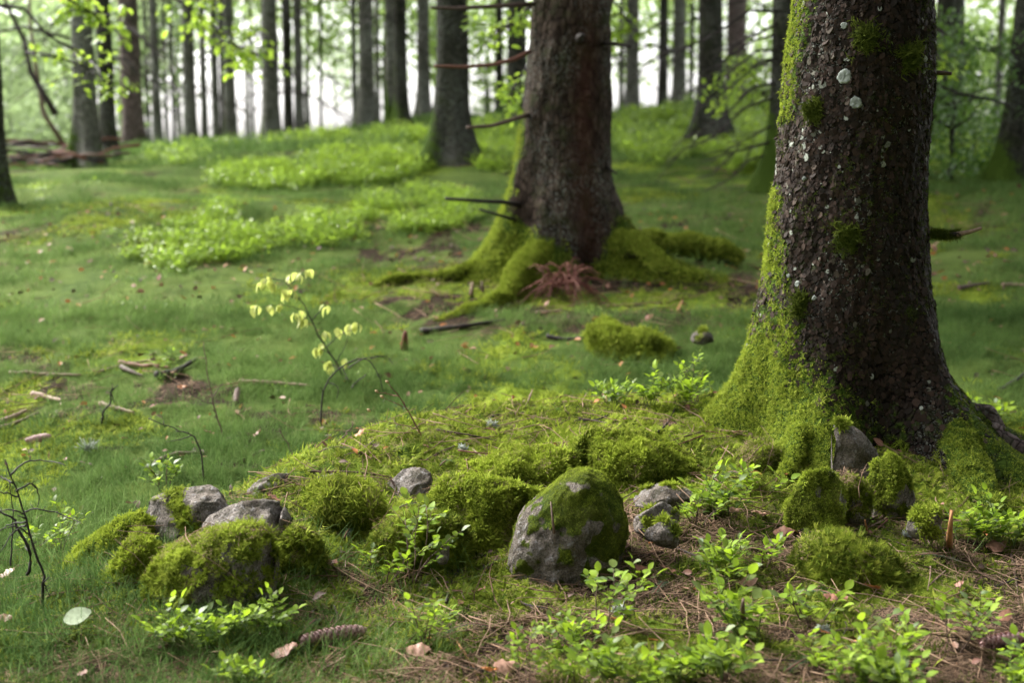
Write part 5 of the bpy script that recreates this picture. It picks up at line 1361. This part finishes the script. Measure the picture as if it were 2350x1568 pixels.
twiggy('bare_twig', 'short slanting twig left of the shrubby mound crest', 'twig', on_ground(670, 1045).y, [[(672, 1045), (655, 1010), (640, 985)]], M_TWIG, .003)
twiggy('bare_twig', 'thin slanted twig on the crest above the moss', 'twig', 3.7, [[(735, 1060), (790, 1000), (812, 975)], [(770, 1018), (780, 1008)]], M_TWIG, .003)
# spruce seedling with buds
sy = 3.72
se, sb2 = twiggy('spruce_seedling', 'thin spruce seedling with pale buds at the mound crest', 'seedling', sy, [[(975, 1050), (965, 1000), (935, 940), (892, 882)], [(955, 985), (920, 975), (865, 965)], [(930, 935), (905, 925), (880, 915)], [(915, 910), (890, 905), (868, 902)], [(965, 1005), (930, 1005), (890, 1010)]], M_STEM, .003)
for (u, v) in ((892, 880), (868, 902), (850, 945), (880, 914)):
    S = Soup(); p = at(u, v, sy) - sb2; S.tube([p, p + Vector((-.004, 0, .004)), p + Vector((-.009, 0, .007))], [.002, .0045, .001], 6); link('bud', S.mesh('bud', M_BUD), se)
S = Soup()
for (a, b) in (((955, 985), (865, 965)), ((930, 935), (880, 915)), ((965, 1005), (890, 1010))):
    pa, pb = at(*a, sy) - sb2, at(*b, sy) - sb2
    for k in range(34):
        p = pa.lerp(pb, k / 34); d = Vector((-.35, rnd.uniform(-.6, .6), rnd.choice((-1, 1)) * rnd.uniform(.5, 1))); S.ribbon(p, d, .013, .0013, .1, 1)
link('needles', S.mesh('needles', M_SPRIG), se)
# dead seedling left edge
dy = on_ground(92, 1400).y
twiggy('dead_sapling', 'leafless blackish sapling with drooping twigs at the left edge', 'sapling', dy, [[(90, 1412), (98, 1350), (95, 1300), (70, 1230), (45, 1150), (12, 1055)],
    [(25, 1090), (60, 1060), (110, 1058), (150, 1070)], [(38, 1130), (70, 1110), (90, 1135), (85, 1165)], [(40, 1140), (0, 1130), (-30, 1135)], [(60, 1200), (20, 1205), (-20, 1240)],
    [(60, 1205), (30, 1225), (0, 1270)], [(55, 1180), (20, 1170), (-20, 1175)], [(68, 1230), (40, 1210), (0, 1215)], [(30, 1110), (0, 1095), (-20, 1100)], [(100, 1340), (115, 1370)], [(55, 1175), (90, 1170), (150, 1185), (190, 1205)]], M_TWIGDARK, .0038)
twiggy('dead_sapling', 'thin blackish stem curving behind the leafless sapling', 'sapling', dy + .12, [[(62, 1320), (68, 1270), (45, 1215), (15, 1180), (-20, 1165)], [(25, 1300), (30, 1200), (22, 1100)]], M_TWIGDARK, .004)

# ------------------------------------------------------------------ sticks lying about
def lying(name, label, pts, r, mat, lift=.0, cat='stick', group=None, taper=.5):
    P = []
    for (u, v) in pts:
        q = on_ground(u, v); q.z += r + lift; P.append(q)
    c = curve3(P, 12)
    for i, p in enumerate(c): p.z = max(p.z, gz1(p.x, p.y) + r * .7)
    b = c[0].copy(); S = Soup()
    v, q, t = tube([p - b for p in c], [r * (1 - taper * k / 11) * (1 + .15 * math.sin(k * 2.3)) for k in range(12)], 8)
    S.add(v, q, t)
    o = link(name, S.mesh(name, mat), loc=b); tag(o, label, cat, group); return o
ST = [
 ('long pale straw coloured stick at far left meadow', [(22, 862), (90, 865), (185, 866)], .008, M_PALEWOOD),
 ('short pinkish branch piece left of the meadow stick pair', [(75, 912), (110, 920), (143, 927)], .011, M_PALEWOOD),
 ('upper stick of the pair cut by the left edge', [(-20, 985), (30, 965), (60, 950)], .011, M_PALEWOOD),
 ('lower stick of the pair cut by the left edge', [(-25, 995), (30, 980), (90, 955)], .009, M_TWIG),
 ('pale branch piece below the hooked dark twig', [(232, 935), (270, 945), (308, 955)], .010, M_PALEWOOD),
 ('long pale brown stick lying in the central meadow', [(550, 882), (620, 885), (715, 893)], .009, M_PALEWOOD),
 ('blackened branch on top of the bark heap', [(358, 870), (400, 862), (452, 832)], .014, M_TWIGDARK),
 ('orange brown bark strip in the bark heap', [(275, 838), (330, 848), (390, 850)], .010, M_STEM),
 ('pale splintered wood at the left of the bark heap', [(280, 850), (300, 860), (330, 872)], .011, M_TWIG),
 ('thin straw stem stretching left from the bark heap', [(225, 858), (290, 840), (400, 832)], .005, M_PALEWOOD),
 ('dark stick bordering the mossy root in the mid meadow', [(965, 768), (1050, 758), (1160, 742)], .014, M_TWIGDARK),
 ('bent dark stick reaching the meadow stump', [(1255, 776), (1300, 784), (1350, 778)], .009, M_TWIGDARK),
 ('orange stub tilted in moss behind the meadow stump', [(1555, 722), (1560, 710), (1566, 695)], .010, M_ORANGEWOOD),
 ('small pale stick above the meadow stump', [(1230, 722), (1262, 720), (1295, 717)], .008, M_PALEWOOD),
 ('brown stick by the right side of the big trunk', [(2200, 668), (2230, 662), (2270, 655)], .012, M_TWIG),
 ('pinkish stick at the right edge of the meadow', [(2300, 662), (2330, 660), (2370, 662)], .012, M_PALEWOOD),
 ('dark branch poking in from the right edge', [(2295, 905), (2330, 880), (2370, 850)], .010, M_TWIGDARK),
 ('grey fallen branch above the left rocks', [(355, 1075), (400, 1050), (475, 1048)], .009, M_TWIG),
 ('long grey twig lying over the bare angular rock', [(705, 1086), (800, 1090), (900, 1100), (1010, 1128)], .0030, M_TWIG),
 ('arched orange brown stalk right of the boulder top', [(1410, 1096), (1490, 1090), (1560, 1102), (1620, 1120)], .0032, M_PALEWOOD),
 ('thin straight twig parallel to the arched stalk', [(1425, 1112), (1500, 1112), (1600, 1106)], .0026, M_TWIG),
 ('dark forked twig bending from litter to the boulder', [(1024, 1392), (1034, 1352), (1060, 1305), (1100, 1284), (1170, 1268)], .0036, M_TWIGDARK),
 ('thin reddish twig below the moss cushion', [(1180, 1083), (1230, 1080), (1290, 1078)], .0026, M_STEM),
 ('black pointed stick in the moss above the flat slab', [(1562, 1065), (1610, 1092), (1660, 1115)], .0045, M_TWIGDARK),
 ('dark curved twig along the spruce foot', [(1790, 1130), (1810, 1090), (1850, 1050), (1915, 1035)], .0042, M_TWIGDARK),
 ('long crooked twig in front of the grey wedge rock', [(1900, 1260), (1980, 1210), (2060, 1160)], .0032, M_TWIG),
 ('pale thin twig crossing the right foreground hummock', [(1950, 1225), (2040, 1245), (2100, 1265)], .0026, M_TWIG),
 ('stout brown stick left of the right hummock', [(1640, 1370), (1670, 1400), (1700, 1440)], .0052, M_TWIG),
 ('knobbly twig right of the dark hollow', [(2320, 1280), (2330, 1330), (2340, 1400)], .0030, M_TWIG),
 ('reddish twig below the low mossy boulder', [(490, 1340), (560, 1312), (650, 1285)], .0030, M_TWIG),
 ('long straw stem slanting beneath the left boulders', [(490, 1450), (560, 1370), (620, 1290)], .0022, M_PALEWOOD),
 ('thin bent twig behind the cone', [(840, 1500), (900, 1440), (930, 1410)], .0024, M_PALEWOOD),
 ('thin twig near the bottom middle', [(1020, 1530), (1080, 1540), (1150, 1555)], .0032, M_TWIGDARK),
 ('dark twig lying in the right bottom litter', [(1990, 1440), (2060, 1430), (2140, 1440)], .0036, M_TWIGDARK),
 ('rusty straight twig in the bottom centre', [(1050, 1480), (1075, 1520), (1100, 1568)], .0030, M_ORANGEWOOD),
 ('grey twig beside the seedling on the crest', [(980, 1060), (1040, 1030), (1085, 1010)], .0030, M_TWIG),
 ('long grey twig across the crest litter', [(1000, 990), (1080, 1005), (1160, 1020)], .0030, M_TWIG),
 ('brown twig poking over the crest edge', [(1130, 962), (1170, 955), (1210, 950)], .0036, M_TWIGDARK),
 ('curved twig across the crest before the bilberries', [(1380, 908), (1430, 914), (1485, 908)], .0030, M_STEM),
 ('dark twig slanting down from the crest moss', [(1510, 1000), (1535, 970), (1550, 940)], .0036, M_TWIGDARK),
]
for (lb, pts, r, mt) in ST: lying('stick', lb, pts, r, mt)
pole('upright_stick', 'short brown stick poking up before the low mossy boulder', 'stick', [on_ground(578, 1358), at(573, 1300, 2.83), at(566, 1238, 2.85)], .0042, M_TWIG)
pole('upright_stick', 'crooked thin stick standing on the mossy boulder front', 'stick', [at(1272, 1226, 2.955), at(1268, 1190, 2.96), at(1264, 1152, 2.97)], .0036, M_TWIG)
pole('upright_stick', 'orange peeled stick standing by the right bilberries', 'stick', [on_ground(2178, 1262), at(2180, 1220, 3.0), at(2184, 1172, 3.0)], .0085, M_ORANGEWOOD)
pole('upright_stick', 'small orange twig standing behind the right hummock', 'stick', [on_ground(1992, 1232), at(1985, 1195, 3.16)], .0034, M_ORANGEWOOD)
pole('upright_stick', 'blurred grey stub standing in the right foreground', 'stick', [on_ground(1706, 1440), at(1704, 1395, 2.55), at(1706, 1375, 2.55)], .006, M_TWIG)
pole('upright_stick', 'thin pale blade like stick on the crest', 'stick', [on_ground(1205, 940), at(1222, 895, 4.1)], .0036, M_PALEWOOD)
pole('upright_stick', 'broken stub beside the left root of the middle spruce', 'stick', [on_ground(1081, 680), at(1084, 648, 6.6)], .012, M_PALEWOOD)
pole('upright_stick', 'second broken stub nearer the middle spruce', 'stick', [on_ground(1108, 672), at(1106, 645, 6.7)], .010, M_TWIG)
pole('upright_stick', 'dark red rotten peg in the mid meadow', 'stick', [on_ground(928, 800), at(930, 762, 5.6)], .018, M_REDFERN)
# more small sticks, told by their surroundings
places = [('on the moss left of the seedling', 820, 1040), ('under the bare angular rock', 905, 1215), ('before the rounded mossy stone', 1110, 1300), ('left of the brown leaf', 1050, 1365), ('below the big boulder', 1240, 1400),
          ('right of the big boulder foot', 1480, 1290), ('between boulder and bluish plant', 1540, 1245), ('above the bluish plant', 1600, 1270), ('below the grey wedge rock', 1850, 1240), ('left of the orange stick', 2120, 1225),
          ('behind the right hummock', 2020, 1215), ('right of the right hummock', 2150, 1340), ('beneath the right hummock', 1930, 1455), ('in the dark bottom right litter', 2240, 1420), ('above the cone', 780, 1430),
          ('left of the cone', 640, 1470), ('below the lower left bush', 500, 1530), ('under the shaggy mossy stone', 780, 1290), ('next to the small moss knoll', 720, 1330), ('beside the tall bilberry sprig', 1010, 1320),
          ('at the spruce foot', 1660, 1010), ('between the front roots', 2040, 1200), ('in front of the right root', 2200, 1200), ('on the crest centre', 1120, 1060), ('near the crest bilberries', 1350, 970),
          ('left of the spruce root tip', 1540, 1030), ('on the slope above the slab', 1430, 1150), ('near the right picture edge', 2300, 1340), ('at the very bottom left of centre', 760, 1545), ('under the largest bilberry bush', 1790, 1545)]
adj = ['curved reddish twig', 'thin grey twig', 'short brown twig', 'bent pale twig', 'slender dark twig']
for i, (pl, u, v) in enumerate(places):
    for j in range(2):
        a = rnd.uniform(0, math.pi); L = rnd.uniform(28, 75); du, dv = math.cos(a) * L, math.sin(a) * L * .45
        uu, vv = u + rnd.uniform(-20, 20), v + rnd.uniform(-12, 12)
        lb = adj[(i + j * 2) % 5] + ' ' + ('steeply slanting ' if abs(dv) > 20 else 'lying almost level ') + pl
        lying('twig', lb, [(uu - du, vv - dv), (uu + rnd.uniform(-8, 8), vv + rnd.uniform(-6, 6)), (uu + du, vv + dv)], rnd.uniform(.0016, .003), (M_STEM, M_TWIG, M_TWIG, M_PALEWOOD, M_TWIGDARK)[(i + j * 2) % 5], lift=rnd.uniform(0, .012), cat='twig', group='thin twigs lying on the forest floor')

# ------------------------------------------------------------------ fallen leaves
DL = [leaf_shape(.052, .034, -.25, -.15, 8, .075, 'fallen_leaf', M_DEADLEAF, i) for i in range(4)]
DLO = [leaf_shape(.048, .028, -.3, -.2, 8, .075, 'fallen_leaf', M_ORANGELEAF, i) for i in range(2)]
DLP = [leaf_shape(.066, .046, .1, .05, 6, .01, 'fallen_leaf', M_PALELEAF, 1)]
FL = [('brown curled beech leaf below and left of the boulder', 1092, 1372, DL, .9), ('brown beech leaf under the bluish bilberry', 1715, 1362, DL, 1.1), ('rosy brown leaf beside the boulder foot', 1480, 1322, DL, .8),
      ('pale brown leaf right of the boulder foot', 1530, 1332, DL, .8), ('small brown leaf tucked behind the boulder', 1440, 1272, DL, .7), ('large curled brown leaf left of the orange one', 1795, 1245, DL, 1.2),
      ('glossy orange leaf above the right hummock', 1838, 1245, DLO, 1.0), ('orange scrap between the roots and domed cushion', 1803, 1108, DLO, .8), ('pinkish leaf among bilberries at right', 1690, 1190, DL, .7),
      ('standing brown leaf left of the curled one', 1745, 1200, DL, 1.0), ('wide pale brown leaf at the right edge', 2285, 1285, DL, 1.3), ('pink brown leaf below the right hummock', 1912, 1390, DL, 1.1),
      ('yellow orange leaf scrap below the right hummock', 2000, 1372, DLO, .9), ('brown leaf near the bottom centre', 955, 1515, DL, 1.1), ('brown leaf at the bottom edge beside the small sprig', 1160, 1560, DL, 1.1),
      ('orange leaf scrap at the bottom edge', 1120, 1562, DLO, .8), ('brown wrinkled leaf below the cone', 645, 1530, DL, 1.2), ('reddish leaf between knoll and tall sprig', 770, 1308, DL, .8), ('tiny orange leaf under the low mossy boulder', 640, 1228, DLO, .6),
      ('brown leaf at the left edge under the dead sapling', 15, 1345, DL, .9), ('brown leaf in grass below the dead sapling', 18, 1440, DL, .7), ('large pale green leaf lying in the lower left grass', 160, 1468, DLP, .95),
      ('small pinkish leaf in the dark right litter', 2210, 1370, DL, .5), ('brown leaf in the right bottom corner', 2320, 1450, DL, .8), ('rusty leaf scrap in the bottom right litter', 1880, 1480, DLO, .7),
      ('orange leaf in the left meadow', 830, 1018, DLO, .8), ('brown leaf standing in grass left of the crest', 598, 1015, DL, .9), ('faded leaf flat in the left meadow grass', 480, 1010, DL, .9), ('orange leaf below the bark heap', 420, 900, DLO, .8),
      ('pale pink leaf by the rocks at left', 455, 1030, DL, .8), ('brown leaf under the hanging moss stone', 625, 1170, DL, .9), ('brown leaf on the bottom left', 205, 1570, DL, .6), ('pinkish leaf behind the big spruce right', 2140, 575, DL, 1.3),
      ('brown leaf right meadow near the trunk', 2310, 612, DL, 1.2), ('pinkish upright leaf behind the mossy log', 1702, 585, DL, 1.4), ('faded leaf in moss left of the left root', 1490, 745, DL, 1.0), ('brown leaf at the crest by the bilberries', 1650, 970, DLO, .7)]
for i, (lb, u, v, pr, s) in enumerate(FL):
    p = on_ground(u, v)
    o = link('fallen_leaf', pr[i % len(pr)], loc=(p.x - .02, p.y, p.z + .022), rot=(R(rnd.uniform(5, 38)), R(rnd.uniform(-25, 15)), R(rnd.uniform(-50, 50)) + (math.pi if i % 3 == 0 else 0)), scale=s * .85)
    if pr is DLP: o.rotation_euler = (R(42), R(-18), R(15)); o.location = (p.x - .05, p.y, p.z + .035)
    if i % 3 == 0: o.location.x += .04
    tag(o, lb, 'leaf', 'fallen leaves')
# background speckle of small dead leaves in the litter, countless scraps
C_SCRAP = proto_collection('leaf_scraps', [leaf_shape(.022, .014, .4, .2, 3, .05, 'leaf_scrap', m, i) for i, m in enumerate((M_DEADLEAF, M_TWIG, M_ORANGELEAF, M_STEM, M_TWIG))])
x, y, q = region(3600, 2.2, 9, 31, .5); k = clear_of(x, y); x, y = x[k], y[k]
o = scatter('leaf_scraps', C_SCRAP, np.stack([x, y, gz(x, y) + .012], 1), gnormal(x, y) + rng.normal(0, .5, (len(x), 3)), rng.uniform(.3, 1.0, len(x)) * (1 + .12 * y), seed=33); tag(o, 'tiny scraps of dead leaf and lichen strewn over the floor', 'litter')

# ------------------------------------------------------------------ cones
def cone_obj(label, ua, va, ub, vb, rad, mat=M_CONE):
    A, B = on_ground(ua, va), on_ground(ub, vb); A.z += rad * 1.5; B.z += rad * 1.5
    ax = (B - A); L = ax.length; b = A.lerp(B, .5)
    q = ax.to_track_quat('X', 'Z')
    root = empty('spruce_cone', b); root.rotation_euler = q.to_euler(); tag(root, label, 'cone')
    prof = lambda t: rad * (math.sin(math.pi * min(1, max(0, .06 + t * .90))) ** .55) * (1 - .25 * t)
    S = Soup(); ts = np.linspace(0, 1, 12); S.tube([Vector((L * (t - .5), 0, 0)) for t in ts], [max(.001, prof(t) * .8) for t in ts], 10)
    link('core', S.mesh('core', mat), root)
    sc = make_mesh('scale', [(0, -.5, 0), (.9, -.55, .12), (1.35, 0, .22), (.9, .55, .12), (0, .5, 0), (.6, 0, .28)], np.array([(0, 1, 5), (1, 2, 5), (2, 3, 5), (3, 4, 5), (4, 0, 5)]), mat, smooth=False)
    n = int(L / .0042 * 3.2); n = min(n, 120)
    for i in range(n):
        t = .03 + .93 * i / n; a = i * 2.39996; r = prof(t)
        rd = Vector((0, math.cos(a), math.sin(a))); dirv = (Vector((1, 0, 0)) + rd * .28).normalized(); y_ = rd.cross(dirv).normalized(); z_ = dirv.cross(y_)
        M = Matrix.Translation(Vector((L * (t - .5), 0, 0)) + rd * r * .78) @ Matrix((dirv, y_, z_)).transposed().to_4x4() @ Matrix.Scale(rad * .62, 4)
        link('scale', sc, root, matrix=M)
    return root
cone_obj('long purplish spruce cone in the bottom left foreground', 840, 1475, 692, 1502, .0165)
cone_obj('dark spruce cone cut by the right edge at the bottom', 2370, 1490, 2250, 1505, .015)
cone_obj('small brown cone standing in the central meadow', 541, 935, 546, 905, .012, M_TWIG)
cone_obj('purplish cone in the left meadow grass', 118, 1016, 62, 1028, .014)

# ------------------------------------------------------------------ fallen spruce sprigs, lichen tufts
def sprig(label, u, v, L, a, curl=.3, green=True):
    p = on_ground(u, v); root = empty('spruce_sprig', (p.x, p.y, p.z + .012), (0, 0, a)); tag(root, label, 'sprig', 'fallen spruce sprigs')
    pts = [Vector((L * t, curl * L * t * t, .012 * math.sin(3.14 * t))) for t in np.linspace(0, 1, 6)]
    S = Soup(); S.tube(pts, [.0018, .0017, .0015, .0013, .001, .0006], 5); link('stem', S.mesh('stem', M_STEM), root)
    S = Soup()
    for k in range(90):
        t = k / 90 * 5; i = min(int(t), 4); q = pts[i].lerp(pts[i + 1], t - i); d = (pts[i + 1] - pts[i]).normalized()
        s_ = Vector((-d.y, d.x, 0)) * (1 if k % 2 else -1); S.ribbon(q, d * .5 + s_ + Vector((0, 0, rnd.uniform(-.1, .5))), .015, .0014, .2, 1)
    link('needles', S.mesh('needles', M_SPRIG), root)
for sp in (('blue green sprig star beside the bare angular rock', 1010, 1082, .045, .6), ('curved green sprig beneath the hanging moss stone', 905, 1185, .09, .3), ('sprig with orange stem right of the bottom centre', 1140, 1462, .10, 3.0),
           ('dark sprig left of the boulder knee', 790, 1250, .06, 1.2), ('curled sprig right of the right hummock', 2090, 1290, .10, -.6), ('upright like sprig below the right hummock', 1930, 1400, .10, 1.9), ('sprig lower left of the cone', 690, 1470, .09, 1.0),
           ('sprig in the lower right bilberries', 1610, 1480, .10, .2), ('sprig by the domed moss cushion', 1705, 1110, .06, 2.0), ('sprig at the bottom edge near the hummock', 1800, 1560, .10, .5), ('sprig right of the boulder foot', 1500, 1380, .08, .9), ('greyish sprig on the crest left part', 730, 1050, .09, .1)):
    sprig(*sp)
def lichen_tuft(label, u, v, r, Y=None):
    p = on_ground(u, v); S = Soup()
    for i in range(70):
        d = Vector((rnd.uniform(-1, 1), rnd.uniform(-1, 1), rnd.uniform(.1, 1))).normalized()
        q = d * r * .5; e = d * r + Vector((rnd.uniform(-1, 1), rnd.uniform(-1, 1), rnd.uniform(-1, 1))) * r * .4
        S.tube([d * r * .1, q, e], [.0012, .0012, .0006], 3)
    o = link('lichen_tuft', S.mesh('lichen_tuft', M_LICHEN), loc=(p.x, p.y, p.z + .006)); tag(o, label, 'lichen')
lichen_tuft('pale branching lichen behind the front sprig', 1425, 1420, .022); lichen_tuft('pale lichen tuft by the bluish plant', 1540, 1255, .014)
lichen_tuft('pale lichen scrap on the crest', 1130, 985, .018); lichen_tuft('greyish lichen tuft in the left meadow grass', 200, 1040, .035); lichen_tuft('pale lichen on twigs mid crest', 1065, 1040, .016)
lichen_tuft('pale lichen below the lower right sprig', 1890, 1460, .014); lichen_tuft('pale lichen beneath the right roots', 2080, 1240, .014)
